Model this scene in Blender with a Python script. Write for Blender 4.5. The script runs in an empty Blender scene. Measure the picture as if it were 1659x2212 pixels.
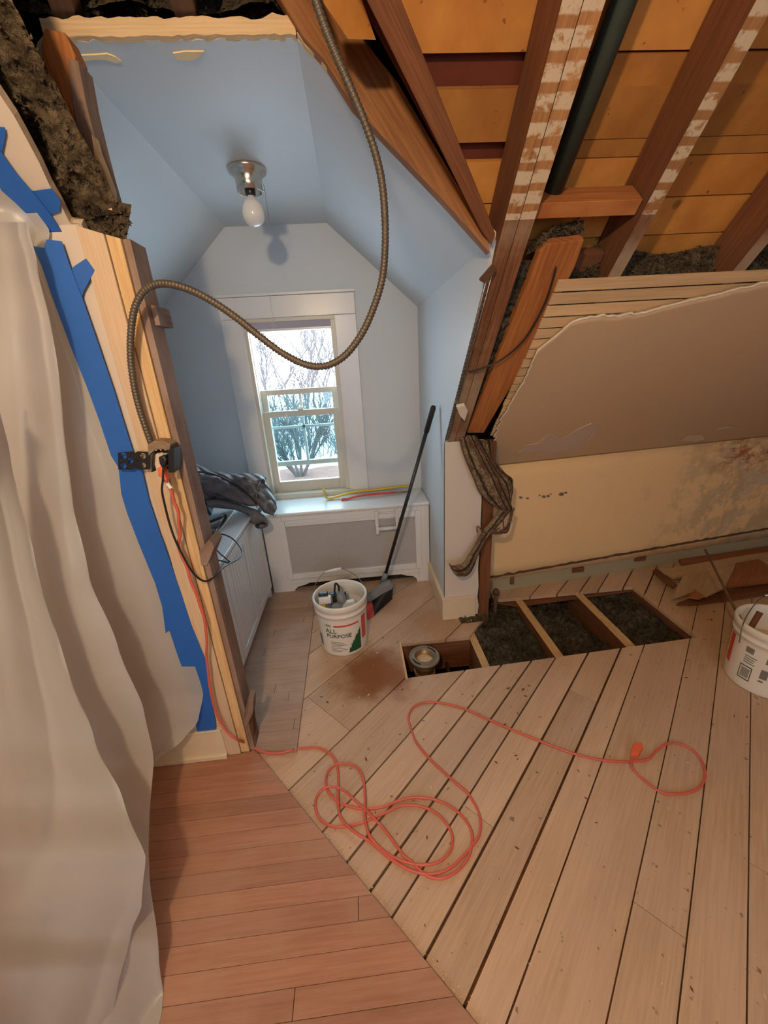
import bpy, bmesh, math, random
from mathutils import Vector, Matrix, noise
SC = bpy.context.scene
COL = SC.collection
random.seed(7)
pi = math.pi
# ---------------------------------------------------------------- camera
F, CX, CY, CH = 838.0, 829.5, 1106.0, 1.55
def _n(v): return v.normalized()
_nad = Vector((960-CX, -(3290-CY), -F)); _dep = Vector((755-CX, -(780-CY), -F))
AZ = -_n(_nad); AY = _n(_dep - _dep.dot(AZ)*AZ); AX = AY.cross(AZ)
ROT = Matrix((AX, AY, AZ))
CAM = Vector((0, 0, CH))
cam = bpy.data.objects.new('camera', bpy.data.cameras.new('camera'))
COL.objects.link(cam); SC.camera = cam
cam.data.sensor_fit = 'VERTICAL'; cam.data.sensor_height = 36; cam.data.lens = 36*F/2212
cam.data.clip_start = 0.02; cam.data.clip_end = 300
cam.matrix_world = Matrix.Translation(CAM) @ ROT.to_4x4()
# ---------------------------------------------------------------- light, sky, exposure
SC.view_settings.view_transform = 'Standard'; SC.view_settings.look = 'None'
SC.view_settings.exposure = 0.45; SC.view_settings.gamma = 1.0
SC.view_settings.use_curve_mapping = False
W = bpy.data.worlds.new('world'); SC.world = W; W.use_nodes = True
W.node_tree.nodes['Background'].inputs[0].default_value = (0.76, 0.88, 1.0, 1)
W.node_tree.nodes['Background'].inputs[1].default_value = 7.5
def light(name, kind, loc, energy, color, rot=(0,0,0), **kw):
    l = bpy.data.lights.new(name, kind); l.energy = energy; l.color = color
    for k, v in kw.items(): setattr(l, k, v)
    o = bpy.data.objects.new(name, l); COL.objects.link(o); o.location = loc; o.rotation_euler = rot
    return o
light('hall_bulb_light', 'POINT', (-0.33, -0.30, 2.16), 52, (1.0, 0.72, 0.43), shadow_soft_size=0.045)
light('hall_daylight_fill', 'AREA', (0.2, -2.3, 1.5), 20, (0.68, 0.84, 1.0), rot=(pi/2, 0, 0), shape='RECTANGLE', size=1.6, size_y=1.3)  # cool daylight fill added behind the camera; its window is only assumed
_pt = light('window_portal', 'AREA', (-0.37, 3.02, 1.25), 1, (1,1,1), rot=(-pi/2, 0, 0), shape='RECTANGLE', size=0.64, size_y=1.2)
_pt.data.cycles.is_portal = True

# ---------------------------------------------------------------- measuring helpers
def ray(px, py): return ROT @ Vector((px-CX, -(py-CY), -F))
def P(px, py, ax, val):
    d = ray(px, py); t = (val-CAM[ax])/d[ax]; return CAM + d*t
def PX(px, py, v): return P(px, py, 0, v)
def PY(px, py, v): return P(px, py, 1, v)
def PZ(px, py, v): return P(px, py, 2, v)
RN = _n(Vector((0, 0.73528, 0.67777))); RU = Vector((0, -RN.z, RN.y)); R0 = Vector((0, 2.06, 1.134))
def RS(x, s, o=0.0): return R0 + Vector((x, 0, 0)) + RU*s + RN*o          # x, distance up the roof slope, depth behind its face
def PR(px, py, o=0.0):
    d = ray(px, py); t = (R0+RN*o-CAM).dot(RN)/d.dot(RN); return CAM + d*t
L0 = Vector((0, 1.25, 1.925))
def PL(px, py, o=0.0):
    d = ray(px, py); t = (L0+RN*o-CAM).dot(RN)/d.dot(RN); return CAM + d*t
def lerp(a, b, t): return a+(b-a)*t
def nz(p, s=1.0): return noise.noise(Vector(p)*s)
def spline(pts, n=8):
    out = []
    Q = [pts[0]] + list(pts) + [pts[-1]]
    for i in range(1, len(Q)-2):
        p0, p1, p2, p3 = [Vector(q) for q in Q[i-1:i+3]]
        for k in range(n):
            t = k/n
            out.append(0.5*((2*p1)+(p2-p0)*t+(2*p0-5*p1+4*p2-p3)*t*t+(3*p1-p0-3*p2+p3)*t*t*t))
    out.append(Vector(pts[-1])); return out

# ---------------------------------------------------------------- materials
class NT:
    def __init__(s, name):
        s.m = bpy.data.materials.new(name); s.m.use_nodes = True
        s.t = s.m.node_tree; s.b = s.t.nodes['Principled BSDF']; s.out = s.t.nodes['Material Output']
    def n(s, ty, **kw):
        nd = s.t.nodes.new(ty)
        for k, v in kw.items():
            if k.startswith('i_'):
                key = k[2:]; nd.inputs[int(key) if key.isdigit() else key.replace('_', ' ')].default_value = v
            else: setattr(nd, k, v)
        return nd
    def l(s, a, b): s.t.links.new(a, b)
    def co(s, kind='Object'): return s.n('ShaderNodeTexCoord').outputs[kind]
    def noise(s, co, scale, detail=4, rough=0.6, sc=None):
        if sc:
            mp = s.n('ShaderNodeMapping'); mp.inputs['Scale'].default_value = sc; s.l(co, mp.inputs[0]); co = mp.outputs[0]
        t = s.n('ShaderNodeTexNoise'); t.inputs['Scale'].default_value = scale; t.inputs['Detail'].default_value = detail
        t.inputs['Roughness'].default_value = rough; s.l(co, t.inputs['Vector']); return t.outputs['Fac']
    def ramp(s, fac, a, b):
        r = s.n('ShaderNodeMapRange'); r.inputs[1].default_value = a; r.inputs[2].default_value = b
        r.interpolation_type = 'SMOOTHSTEP'; s.l(fac, r.inputs[0]); return r.outputs[0]
    def mix(s, fac, a, b, mode='MIX'):
        m = s.n('ShaderNodeMix', data_type='RGBA', blend_type=mode)
        if isinstance(fac, (int, float)): m.inputs[0].default_value = fac
        else: s.l(fac, m.inputs[0])
        for i, v in ((6, a), (7, b)):
            if isinstance(v, tuple): m.inputs[i].default_value = (*v[:3], 1)
            else: s.l(v, m.inputs[i])
        return m.outputs[2]
    def math(s, op, a, b=None):
        m = s.n('ShaderNodeMath', operation=op)
        for i, v in ((0, a), (1, b)):
            if v is None: continue
            if isinstance(v, (int, float)): m.inputs[i].default_value = v
            else: s.l(v, m.inputs[i])
        return m.outputs[0]
    def fin(s, color, rough=0.7, bump=None, bs=0.2, bd=0.01, metal=0.0, spec=0.5):
        if isinstance(color, tuple): s.b.inputs['Base Color'].default_value = (*color, 1)
        else: s.l(color, s.b.inputs['Base Color'])
        if isinstance(rough, (int, float)): s.b.inputs['Roughness'].default_value = rough
        else: s.l(rough, s.b.inputs['Roughness'])
        s.b.inputs['Metallic'].default_value = metal
        s.b.inputs['Specular IOR Level'].default_value = spec
        if bump is not None:
            bp = s.n('ShaderNodeBump'); bp.inputs['Strength'].default_value = bs; bp.inputs['Distance'].default_value = bd
            s.l(bump, bp.inputs['Height']); s.l(bp.outputs[0], s.b.inputs['Normal'])
        return s.m
def plain(name, c, rough=0.5, metal=0.0, var=0.12, sc=30, bs=0.1):
    t = NT(name); f = t.noise(t.co(), sc, 4)
    return t.fin(t.mix(f, tuple(v*(1-var) for v in c), tuple(min(1, v*(1+var)) for v in c)), rough, f, bs, 0.002, metal)
def wood(name, base, dark, blot=None, blot_amt=0.5, grain=1.0, rough=0.7, speck=None, bs=0.3, stripes=None, tint=0.35, stains_and_tones=None):
    t = NT(name); uv = t.co('UV')
    g = t.noise(uv, 4.0, 4, 0.65, (1.2, 26*grain, 1))
    g2 = t.noise(uv, 1.5, 3, 0.5, (1.0, 7*grain, 1))
    f = t.ramp(t.math('ADD', t.math('MULTIPLY', g, 0.6), t.math('MULTIPLY', g2, 0.4)), 0.36, 0.64)
    c = t.mix(f, dark, base)
    at = t.n('ShaderNodeAttribute', attribute_name='tint')
    k = t.math('ADD', t.math('MULTIPLY', at.outputs['Fac'], tint), 1-tint/2)
    cb = t.n('ShaderNodeCombineColor'); [t.l(k, cb.inputs[i]) for i in range(3)]
    c = t.mix(1.0, c, cb.outputs[0], 'MULTIPLY')
    if blot:
        b = t.ramp(t.noise(t.co(), 2.3, 5, 0.6), 0.42, 0.66)
        c = t.mix(t.math('MULTIPLY', b, blot_amt), c, blot)
    if speck:
        sp = t.ramp(t.noise(t.co(), 38, 3, 0.5), 0.68, 0.74)
        c = t.mix(t.math('MULTIPLY', sp, 0.75), c, speck)
        # knots
        v = t.n('ShaderNodeTexVoronoi'); v.inputs['Scale'].default_value = 2.1; t.l(t.co(), v.inputs['Vector'])
        kn = t.ramp(v.outputs['Distance'], 0.045, 0.025)
        c = t.mix(t.math('MULTIPLY', kn, 0.6), c, tuple(x*0.35 for x in dark))
    if stripes:
        sx = t.n('ShaderNodeSeparateXYZ'); t.l(uv, sx.inputs[0])
        wob = t.noise(uv, 9, 4, 0.6)
        uu = t.math('ADD', sx.outputs[0], t.math('MULTIPLY', wob, 0.012))
        md = t.math('FRACT', t.math('DIVIDE', uu, 0.049))
        m1 = t.ramp(md, 0.30, 0.40); m2 = t.ramp(md, 1.0, 0.93)
        patch = t.ramp(t.noise(uv, 24, 5, 0.7, (1, 0.8, 1)), 0.40, 0.52)
        c = t.mix(t.math('MULTIPLY', t.math('MULTIPLY', t.math('MULTIPLY', m1, m2), patch), 0.9), c, stripes)
    for (qx, qy, qr, qc, qa) in (stains_and_tones or []):
        mp = t.n('ShaderNodeMapping'); mp.inputs['Location'].default_value = (-qx, -qy, 0); t.l(t.co(), mp.inputs[0])
        ln = t.n('ShaderNodeVectorMath', operation='LENGTH'); t.l(mp.outputs[0], ln.inputs[0])
        rr = t.math('ADD', ln.outputs['Value'], t.math('MULTIPLY', t.math('SUBTRACT', t.noise(t.co(), 7, 5), 0.5), qr*1.1))
        c = t.mix(t.math('MULTIPLY', t.ramp(rr, qr, qr*0.35), qa), c, qc)
    return t.fin(c, rough, g, bs, 0.004, spec=0.3)
def paint(name, c, c2, rough=0.55, dirt=None, dirt_amt=0.0, bsc=60, bs=0.15):
    t = NT(name); o = t.co()
    f = t.noise(o, 1.8, 4)
    c_ = t.mix(f, c, c2)
    if dirt:
        d = t.ramp(t.noise(o, 5, 6, 0.7), 0.56, 0.70)
        c_ = t.mix(t.math('MULTIPLY', d, dirt_amt), c_, dirt)
    return t.fin(c_, rough, t.noise(o, bsc, 3), bs, 0.003, spec=0.35)

M = {}
M['blue'] = paint('pale_blue_paint', (0.60, 0.645, 0.685), (0.63, 0.67, 0.705), 0.5)
M['hallwall'] = paint('beige_wall_paint', (0.60, 0.52, 0.44), (0.64, 0.56, 0.47), 0.5)
M['slope'] = paint('tan_ceiling_paint', (0.58, 0.42, 0.27), (0.62, 0.455, 0.295), 0.5, (0.48, 0.36, 0.23), 0.3)
M['column'] = paint('cream_grey_paint', (0.61, 0.575, 0.53), (0.65, 0.61, 0.56), 0.5)
M['plaster'] = plain('torn_plaster', (0.62, 0.50, 0.36), 0.9, var=0.3, sc=70, bs=0.6)
M['plaster_white'] = plain('white_plaster_edge', (0.75, 0.68, 0.58), 0.9, var=0.1, sc=90, bs=0.5)
M['white'] = plain('white_trim_paint', (0.72, 0.73, 0.74), 0.28, var=0.04, sc=6, bs=0.03)
M['vinyl'] = plain('window_vinyl', (0.62, 0.58, 0.50), 0.35, var=0.04)
M['creamtrim'] = plain('cream_baseboard_paint', (0.70, 0.60, 0.44), 0.35, var=0.08, sc=14)
M['subfloor'] = wood('pine_subfloor', (0.60, 0.44, 0.31), (0.49, 0.345, 0.235), (0.55, 0.41, 0.33), 0.5, speck=(0.16, 0.10, 0.06), rough=0.58, tint=0.22, stains_and_tones=[(-0.80, 1.60, 0.26, (0.27, 0.11, 0.045), 0.95), (-0.40, 1.95, 0.22, (0.42, 0.22, 0.11), 0.5), (-0.95, 2.25, 0.3, (0.36, 0.19, 0.10), 0.5), (1.6, 1.6, 0.9, (0.42, 0.28, 0.14), 0.5)])  # last entry is a broad brown tone over the right-hand floor
M['hardwood'] = wood('red_oak_flooring', (0.42, 0.22, 0.15), (0.33, 0.16, 0.10), (0.46, 0.29, 0.21), 0.5, rough=0.45, tint=0.25, bs=0.15)
M['alcovewood'] = wood('dusty_oak_flooring', (0.42, 0.29, 0.21), (0.34, 0.22, 0.155), (0.49, 0.39, 0.32), 0.6, rough=0.5, tint=0.14, bs=0.15)
M['fir'] = wood('old_brown_fir', (0.22, 0.085, 0.035), (0.12, 0.045, 0.02), (0.17, 0.10, 0.06), 0.3, rough=0.8)
M['fir_marked'] = wood('fir_with_lath_marks', (0.42, 0.21, 0.08), (0.27, 0.12, 0.05), rough=0.85, stripes=(0.60, 0.50, 0.36))
M['fir_scuffed'] = wood('scuffed_fir', (0.26, 0.115, 0.05), (0.13, 0.05, 0.025), (0.42, 0.32, 0.22), 0.8, rough=0.85)
M['deck'] = wood('orange_sheathing', (0.56, 0.25, 0.055), (0.38, 0.145, 0.028), (0.34, 0.13, 0.035), 0.5, grain=0.6, rough=0.75, speck=(0.15, 0.05, 0.02), tint=0.5)
M['deck_red'] = wood('red_brown_sheathing', (0.15, 0.035, 0.015), (0.10, 0.022, 0.01), grain=0.5)
M['orangefir'] = wood('orange_fir', (0.50, 0.20, 0.06), (0.32, 0.10, 0.03), rough=0.7)
M['newpine'] = wood('yellow_pine', (0.66, 0.46, 0.24), (0.50, 0.33, 0.16), rough=0.7)
M['greywood'] = wood('weathered_stud', (0.30, 0.20, 0.155), (0.18, 0.11, 0.08), (0.42, 0.33, 0.28), 0.6, rough=0.85)
M['lath'] = wood('wood_lath', (0.78, 0.56, 0.32), (0.62, 0.42, 0.23), rough=0.85, grain=1.5)
M['bark'] = plain('grey_bark', (0.085, 0.075, 0.07), 0.9, var=0.3)
M['bark_far'] = plain('pale_bark', (0.10, 0.09, 0.09), 0.9, var=0.3)
M['snow'] = plain('snow', (0.85, 0.87, 0.9), 0.9, var=0.03)
M['mulch'] = plain('leaf_mulch', (0.12, 0.075, 0.06), 0.95, var=0.5, sc=3)
M['evergreen'] = plain('evergreen_needles', (0.04, 0.10, 0.07), 0.9, var=0.4)
M['black'] = plain('black_plastic', (0.018, 0.018, 0.02), 0.35, var=0.2)
M['blackmetal'] = plain('black_enamelled_metal', (0.02, 0.02, 0.022), 0.45, 0.3)
M['steel'] = plain('galvanised_steel', (0.30, 0.27, 0.24), 0.35, 0.9)
M['brushed'] = plain('nickel_fixture', (0.62, 0.56, 0.48), 0.25, 1.0, var=0.05)
M['conduit'] = plain('armoured_cable_steel', (0.125, 0.105, 0.082), 0.5, 0.45, var=0.3, sc=80)
M['redcord'] = plain('coral_rubber', (0.62, 0.13, 0.095), 0.42, var=0.08)
M['orangeplug'] = plain('orange_plug', (0.80, 0.16, 0.07), 0.5, var=0.05)
M['tape'] = plain('blue_painters_tape', (0.018, 0.125, 0.50), 0.55, var=0.12, sc=8)
M['yellow'] = plain('yellow_enamel', (0.72, 0.48, 0.03), 0.4, var=0.1)
M['red'] = plain('red_enamel', (0.62, 0.06, 0.045), 0.4, var=0.1)
M['green'] = plain('green_print', (0.01, 0.09, 0.035), 0.4, var=0.6, sc=90)
M['blackink'] = plain('dark_green_ink', (0.015, 0.04, 0.03), 0.4)
M['greyink'] = plain('grey_ink', (0.20, 0.19, 0.17), 0.5)
M['bucket'] = plain('white_bucket_plastic', (0.78, 0.76, 0.71), 0.3, var=0.03, sc=8, bs=0.03)
M['grey'] = plain('grey_plastic', (0.20, 0.22, 0.24), 0.4, var=0.1)
M['castiron'] = plain('cast_iron_flange', (0.27, 0.23, 0.18), 0.55, 0.5, var=0.35, sc=40, bs=0.4)
M['rust'] = plain('rusty_steel', (0.14, 0.075, 0.04), 0.8, 0.2, var=0.5, sc=50, bs=0.5)
M['dark'] = plain('dark_boards', (0.02, 0.017, 0.012), 0.95)
M['bulb'] = plain('white_glass_bulb', (0.80, 0.78, 0.74), 0.12, var=0.01)
M['shade'] = plain('lilac_blind_fabric', (0.42, 0.40, 0.47), 0.8, var=0.05)
M['outside'] = plain('outer_plaster_back', (0.35, 0.30, 0.25), 0.9)
def mat_ins(name, a, b, c):
    t = NT(name); o = t.co()
    f = t.ramp(t.noise(o, 45, 6, 0.8), 0.35, 0.65); g = t.ramp(t.noise(o, 6, 4, 0.6), 0.4, 0.6)
    col = t.mix(f, a, t.mix(g, b, c))
    return t.fin(col, 0.98, t.noise(o, 70, 5, 0.8), 1.0, 0.02, spec=0.05)
M['insul'] = mat_ins('blown_insulation', (0.07, 0.05, 0.03), (0.34, 0.255, 0.16), (0.20, 0.15, 0.09))
M['insuld'] = mat_ins('dirty_floor_insulation', (0.05, 0.042, 0.03), (0.22, 0.185, 0.135), (0.13, 0.11, 0.08))
def mat_jacket():
    t = NT('grey_quilted_nylon'); o = t.co()
    w = t.n('ShaderNodeTexWave', wave_type='BANDS', bands_direction='DIAGONAL'); w.inputs['Scale'].default_value = 9; w.inputs['Distortion'].default_value = 1.5
    t.l(o, w.inputs['Vector'])
    f = t.ramp(w.outputs['Fac'], 0.0, 0.25)
    return t.fin(t.mix(f, (0.10, 0.105, 0.12), (0.17, 0.175, 0.20)), 0.5, w.outputs['Fac'], 0.8, 0.02)
M['jacket'] = mat_jacket()
M['jacket_plain'] = plain('grey_nylon', (0.14, 0.14, 0.155), 0.5, var=0.3, sc=12, bs=0.4)
def mat_knee():
    t = NT('knee_wall_beige'); o = t.co()
    sx = t.n('ShaderNodeSeparateXYZ'); t.l(o, sx.inputs[0])
    c = t.mix(t.noise(o, 2, 4), (0.90, 0.66, 0.37), (0.86, 0.62, 0.34))
    # bare patches where tile was glued, growing to the right
    right = t.ramp(sx.outputs[0], -0.85, 0.1)
    sc = t.noise(o, 5, 7, 0.7); m = t.ramp(t.math('ADD', sc, t.math('MULTIPLY', right, 0.13)), 0.55, 0.68)
    c = t.mix(t.math('MULTIPLY', m, t.math('ADD', t.math('MULTIPLY', right, 0.5), 0.08)), c, (0.36, 0.31, 0.20))
    m2 = t.ramp(t.math('ADD', t.noise(o, 3.2, 7, 0.8, (1, 1, 1.6)), t.math('MULTIPLY', right, 0.16)), 0.66, 0.72)
    c = t.mix(t.math('MULTIPLY', m2, t.math('MULTIPLY', right, 0.85)), c, (0.66, 0.56, 0.42))
    up = t.math('MULTIPLY', t.ramp(sx.outputs[2], 0.50, 0.72), t.ramp(sx.outputs[0], -0.35, 0.1))
    m3 = t.ramp(t.noise(o, 6, 6, 0.8, (1, 1, 2)), 0.46, 0.6)
    c = t.mix(t.math('MULTIPLY', m3, up), c, (0.42, 0.15, 0.07))
    return t.fin(c, 0.7, t.noise(o, 30, 5), 0.3, 0.004, spec=0.3)
M['knee'] = mat_knee()
M['band'] = paint('bare_green_plaster', (0.34, 0.34, 0.24), (0.42, 0.37, 0.25), 0.8, (0.50, 0.36, 0.18), 0.6)
def mat_sheet():
    t = NT('plastic_sheeting')
    d = t.n('ShaderNodeBsdfDiffuse'); tr = t.n('ShaderNodeBsdfTranslucent'); gl = t.n('ShaderNodeBsdfGlossy'); tp = t.n('ShaderNodeBsdfTransparent')
    d.inputs[0].default_value = (0.56, 0.56, 0.55, 1); tr.inputs[0].default_value = (0.75, 0.75, 0.75, 1); gl.inputs['Roughness'].default_value = 0.35
    a = t.n('ShaderNodeMixShader'); a.inputs[0].default_value = 0.3; t.l(d.outputs[0], a.inputs[1]); t.l(tr.outputs[0], a.inputs[2])
    b = t.n('ShaderNodeMixShader'); b.inputs[0].default_value = 0.05; t.l(a.outputs[0], b.inputs[1]); t.l(gl.outputs[0], b.inputs[2])
    c = t.n('ShaderNodeMixShader'); c.inputs[0].default_value = 0.10; t.l(b.outputs[0], c.inputs[1]); t.l(tp.outputs[0], c.inputs[2])
    bp = t.n('ShaderNodeBump'); bp.inputs['Strength'].default_value = 0.3; bp.inputs['Distance'].default_value = 0.02
    t.l(t.noise(t.co(), 5, 5, 0.6, (1, 1, 0.4)), bp.inputs['Height']); t.l(bp.outputs[0], d.inputs['Normal']); t.l(bp.outputs[0], gl.inputs['Normal'])
    t.l(c.outputs[0], t.out.inputs[0]); return t.m
M['sheet'] = mat_sheet()
def mat_glass(name, tint, gloss=0.06):
    t = NT(name); a = t.n('ShaderNodeBsdfTransparent'); a.inputs[0].default_value = (*tint, 1)
    g = t.n('ShaderNodeBsdfGlossy'); g.inputs['Roughness'].default_value = 0.02
    m = t.n('ShaderNodeMixShader'); m.inputs[0].default_value = gloss
    t.l(a.outputs[0], m.inputs[1]); t.l(g.outputs[0], m.inputs[2]); t.l(m.outputs[0], t.out.inputs[0]); return t.m
M['glass'] = mat_glass('window_glass', (0.90, 0.97, 0.98))
M['glass2'] = mat_glass('tinted_window_glass', (0.72, 0.90, 0.93))
def mat_mesh():
    t = NT('grey_radiator_grille'); o = t.co()
    ck = t.n('ShaderNodeTexVoronoi'); ck.inputs['Scale'].default_value = 260; t.l(o, ck.inputs['Vector'])
    f = t.ramp(ck.outputs['Distance'], 0.2, 0.5)
    c = t.mix(f, (0.34, 0.33, 0.33), (0.46, 0.44, 0.43))
    return t.fin(c, 0.6, f, 0.4, 0.001)
M['mesh'] = mat_mesh()
def mat_lathmetal():
    t = NT('expanded_metal_lath_with_plaster'); o = t.co(); uv = t.co('UV')
    sx = t.n('ShaderNodeSeparateXYZ'); t.l(uv, sx.inputs[0])
    uu = t.math('ADD', sx.outputs[0], t.math('MULTIPLY', t.noise(o, 30, 3), 0.25))
    rib = t.ramp(t.math('ABSOLUTE', t.math('SUBTRACT', t.math('FRACT', t.math('MULTIPLY', uu, 2.0)), 0.5)), 0.30, 0.40)
    v = t.n('ShaderNodeTexVoronoi'); v.inputs['Scale'].default_value = 150; t.l(o, v.inputs['Vector'])
    g = t.ramp(v.outputs['Distance'], 0.10, 0.5)
    keys = t.mix(g, (0.045, 0.032, 0.02), (0.30, 0.225, 0.14))
    f = t.ramp(t.noise(o, 22, 5, 0.7), 0.42, 0.6)
    c = t.mix(f, keys, t.mix(g, (0.10, 0.075, 0.05), (0.16, 0.07, 0.035)))
    c = t.mix(rib, c, (0.035, 0.026, 0.018))
    return t.fin(c, 0.85, t.math('ADD', v.outputs['Distance'], t.math('MULTIPLY', rib, -0.8)), 1.0, 0.006)
M['metallath'] = mat_lathmetal()

# ---------------------------------------------------------------- mesh builder
class MB:
    def __init__(s): s.v = []; s.f = []; s.uv = []; s.mi = []; s.sm = []; s.ti = []
    def face(s, idx, uv=None, mi=0, sm=False, ti=0.5):
        s.f.append(tuple(idx)); s.uv.append(uv or [(0, 0)]*len(idx)); s.mi.append(mi); s.sm.append(sm); s.ti.append(ti)
    def prism(s, poly, vec, ud=None, mi=0, mi_front=None, mi_back=None):
        poly = [Vector(p) for p in poly]; vec = Vector(vec); n = len(poly)
        if ud is None:
            e = max(((poly[(i+1) % n]-poly[i]) for i in range(n)), key=lambda a: a.length)
            ud = e if e.length > vec.length else vec
        ud = Vector(ud).normalized()
        ax = Vector((0, 0, 1)) if abs(ud.z) < 0.9 else Vector((1, 0, 0))
        vd = ud.cross(ax).normalized(); wd = ud.cross(vd).normalized()
        r = random.random()*4; ti = random.random()
        b = len(s.v); s.v += poly + [p+vec for p in poly]
        def U(p): return (p.dot(ud)+r, (p.dot(vd)+p.dot(wd))+r)
        def add(ids, m): s.face([b+i for i in ids], [U(s.v[b+i]) for i in ids], m, False, ti)
        add(list(range(n)), mi if mi_front is None else mi_front)
        add(list(range(2*n-1, n-1, -1)), mi if mi_back is None else mi_back)
        for i in range(n):
            j = (i+1) % n; add([j, i, i+n, j+n], mi)
        return s
    def box(s, a, b, ud=None, mi=0):
        x0, y0, z0 = a; x1, y1, z1 = b
        return s.prism([(x0, y0, z0), (x1, y0, z0), (x1, y1, z0), (x0, y1, z0)], (0, 0, z1-z0), ud, mi)
    def rbox(s, x0, x1, s0, s1, o0, o1, mi=0, mi_front=None, ud=RU):  # in roof coordinates
        return s.prism([RS(x0, s0, o0), RS(x1, s0, o0), RS(x1, s1, o0), RS(x0, s1, o0)], RN*(o1-o0), ud, mi, mi_front)
    def tube(s, path, r, n=8, mi=0, sm=True, cap=True, flat=None):
        path = [Vector(p) for p in path]; N = len(path); b = len(s.v)
        t0 = (path[1]-path[0]).normalized(); up = Vector((0, 0, 1)) if abs(t0.z) < 0.9 else Vector((1, 0, 0))
        nr = (up-t0*up.dot(t0)).normalized(); L = 0
        for i, p in enumerate(path):
            t = (path[min(i+1, N-1)]-path[max(i-1, 0)])
            t = t.normalized() if t.length > 1e-9 else t0
            nr = nr-t*nr.dot(t); nr = nr.normalized() if nr.length > 1e-6 else up
            bn = t.cross(nr); rr = r[i] if isinstance(r, (list, tuple)) else r
            for k in range(n):
                a = 2*pi*k/n
                s.v.append(p+(nr*math.cos(a)*(flat or 1)+bn*math.sin(a))*rr)
        for i in range(N-1):
            for k in range(n):
                k2 = (k+1) % n
                s.face([b+i*n+k, b+i*n+k2, b+(i+1)*n+k2, b+(i+1)*n+k], None, mi, sm)
        if cap:
            s.face([b+k for k in range(n)][::-1], None, mi); s.face([b+(N-1)*n+k for k in range(n)], None, mi)
        return s
    def lathe(s, c, prof, n=32, mi=0, axis=None, sm=True):
        c = Vector(c); b = len(s.v)
        az = Vector(axis).normalized() if axis else Vector((0, 0, 1))
        ax = az.orthogonal().normalized(); ay = az.cross(ax)
        if not axis: ax, ay = Vector((1, 0, 0)), Vector((0, 1, 0))
        for (r, z) in prof:
            for k in range(n):
                a = 2*pi*k/n; s.v.append(c+az*z+ax*math.cos(a)*r+ay*math.sin(a)*r)
        for i in range(len(prof)-1):
            for k in range(n):
                k2 = (k+1) % n; s.face([b+i*n+k, b+i*n+k2, b+(i+1)*n+k2, b+(i+1)*n+k], None, mi, sm)
        return s
    def grid(s, fn, nu, nv, mi=0, sm=True, ti=0.5):
        b = len(s.v)
        for j in range(nv+1):
            for i in range(nu+1): s.v.append(Vector(fn(i/nu, j/nv)))
        for j in range(nv):
            for i in range(nu):
                a = b+j*(nu+1)+i
                s.face([a, a+1, a+nu+2, a+nu+1], [(i/nu, j/nv), ((i+1)/nu, j/nv), ((i+1)/nu, (j+1)/nv), (i/nu, (j+1)/nv)], mi, sm, ti)
        return s
    def poly(s, pts, mi=0, ud=Vector((1, 0, 0))):
        b = len(s.v); s.v += [Vector(p) for p in pts]
        s.face(range(b, b+len(pts)), [(p[0], p[2]) for p in s.v[b:]], mi); return s
    def build(s, name, mats, parent=None, bev=0, solid=0, rc=True, origin=None):
        me = bpy.data.meshes.new(name)
        off = Vector((0, 0, 0))
        if parent is not None:
            q = parent
            while q is not None: off = off + q.location; q = q.parent
        else:
            xs = [v.x for v in s.v]; ys = [v.y for v in s.v]; zs = [v.z for v in s.v]
            off = Vector(((min(xs)+max(xs))/2, (min(ys)+max(ys))/2, min(zs)))
        me.from_pydata([tuple(v-off) for v in s.v], [], s.f)
        me.uv_layers.new(name='UVMap'); me.color_attributes.new('tint', 'FLOAT_COLOR', 'CORNER')
        uvs = []; cols = []
        for i, u in enumerate(s.uv):
            for q in u: uvs += [q[0], q[1]]; t = s.ti[i]; cols += [t, t, t, 1.0]
        me.uv_layers['UVMap'].data.foreach_set('uv', uvs)
        me.color_attributes['tint'].data.foreach_set('color', cols)
        me.polygons.foreach_set('material_index', s.mi); me.polygons.foreach_set('use_smooth', s.sm)
        if not isinstance(mats, (list, tuple)): mats = [mats]
        for m in mats: me.materials.append(m)
        if rc:
            bm = bmesh.new(); bm.from_mesh(me); bmesh.ops.recalc_face_normals(bm, faces=bm.faces); bm.to_mesh(me); bm.free()
        o = bpy.data.objects.new(name, me); COL.objects.link(o)
        if parent is not None: o.parent = parent
        else: o.location = off
        if solid:
            md = o.modifiers.new('solid', 'SOLIDIFY'); md.thickness = solid; md.offset = 0
        if bev:
            md = o.modifiers.new('bevel', 'BEVEL'); md.width = bev; md.segments = 2; md.limit_method = 'ANGLE'; md.angle_limit = 0.7
        return o
def struct(o): o['kind'] = 'structure'; return o
def tag(o, label, cat, group=None, kind=None):
    o['label'] = label; o['category'] = cat
    if group: o['group'] = group
    if kind: o['kind'] = kind
    return o
def thing(name, loc, label, cat, group=None):
    o = bpy.data.objects.new(name, None); COL.objects.link(o); o.location = Vector(loc); o.empty_display_size = 0.1
    return tag(o, label, cat, group)
def clip(poly, conv):
    out = list(poly); n = len(conv)
    for i in range(n):
        a = conv[i]; b = conv[(i+1) % n]; res = []
        def side(p): return (b[0]-a[0])*(p[1]-a[1])-(b[1]-a[1])*(p[0]-a[0])
        for j in range(len(out)):
            p = out[j]; q = out[(j+1) % len(out)]; sp, sq = side(p), side(q)
            if sp >= 0: res.append(p)
            if sp*sq < 0:
                t = sp/(sp-sq); res.append((p[0]+(q[0]-p[0])*t, p[1]+(q[1]-p[1])*t))
        out = res
        if len(out) < 3: return []
    return out

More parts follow.
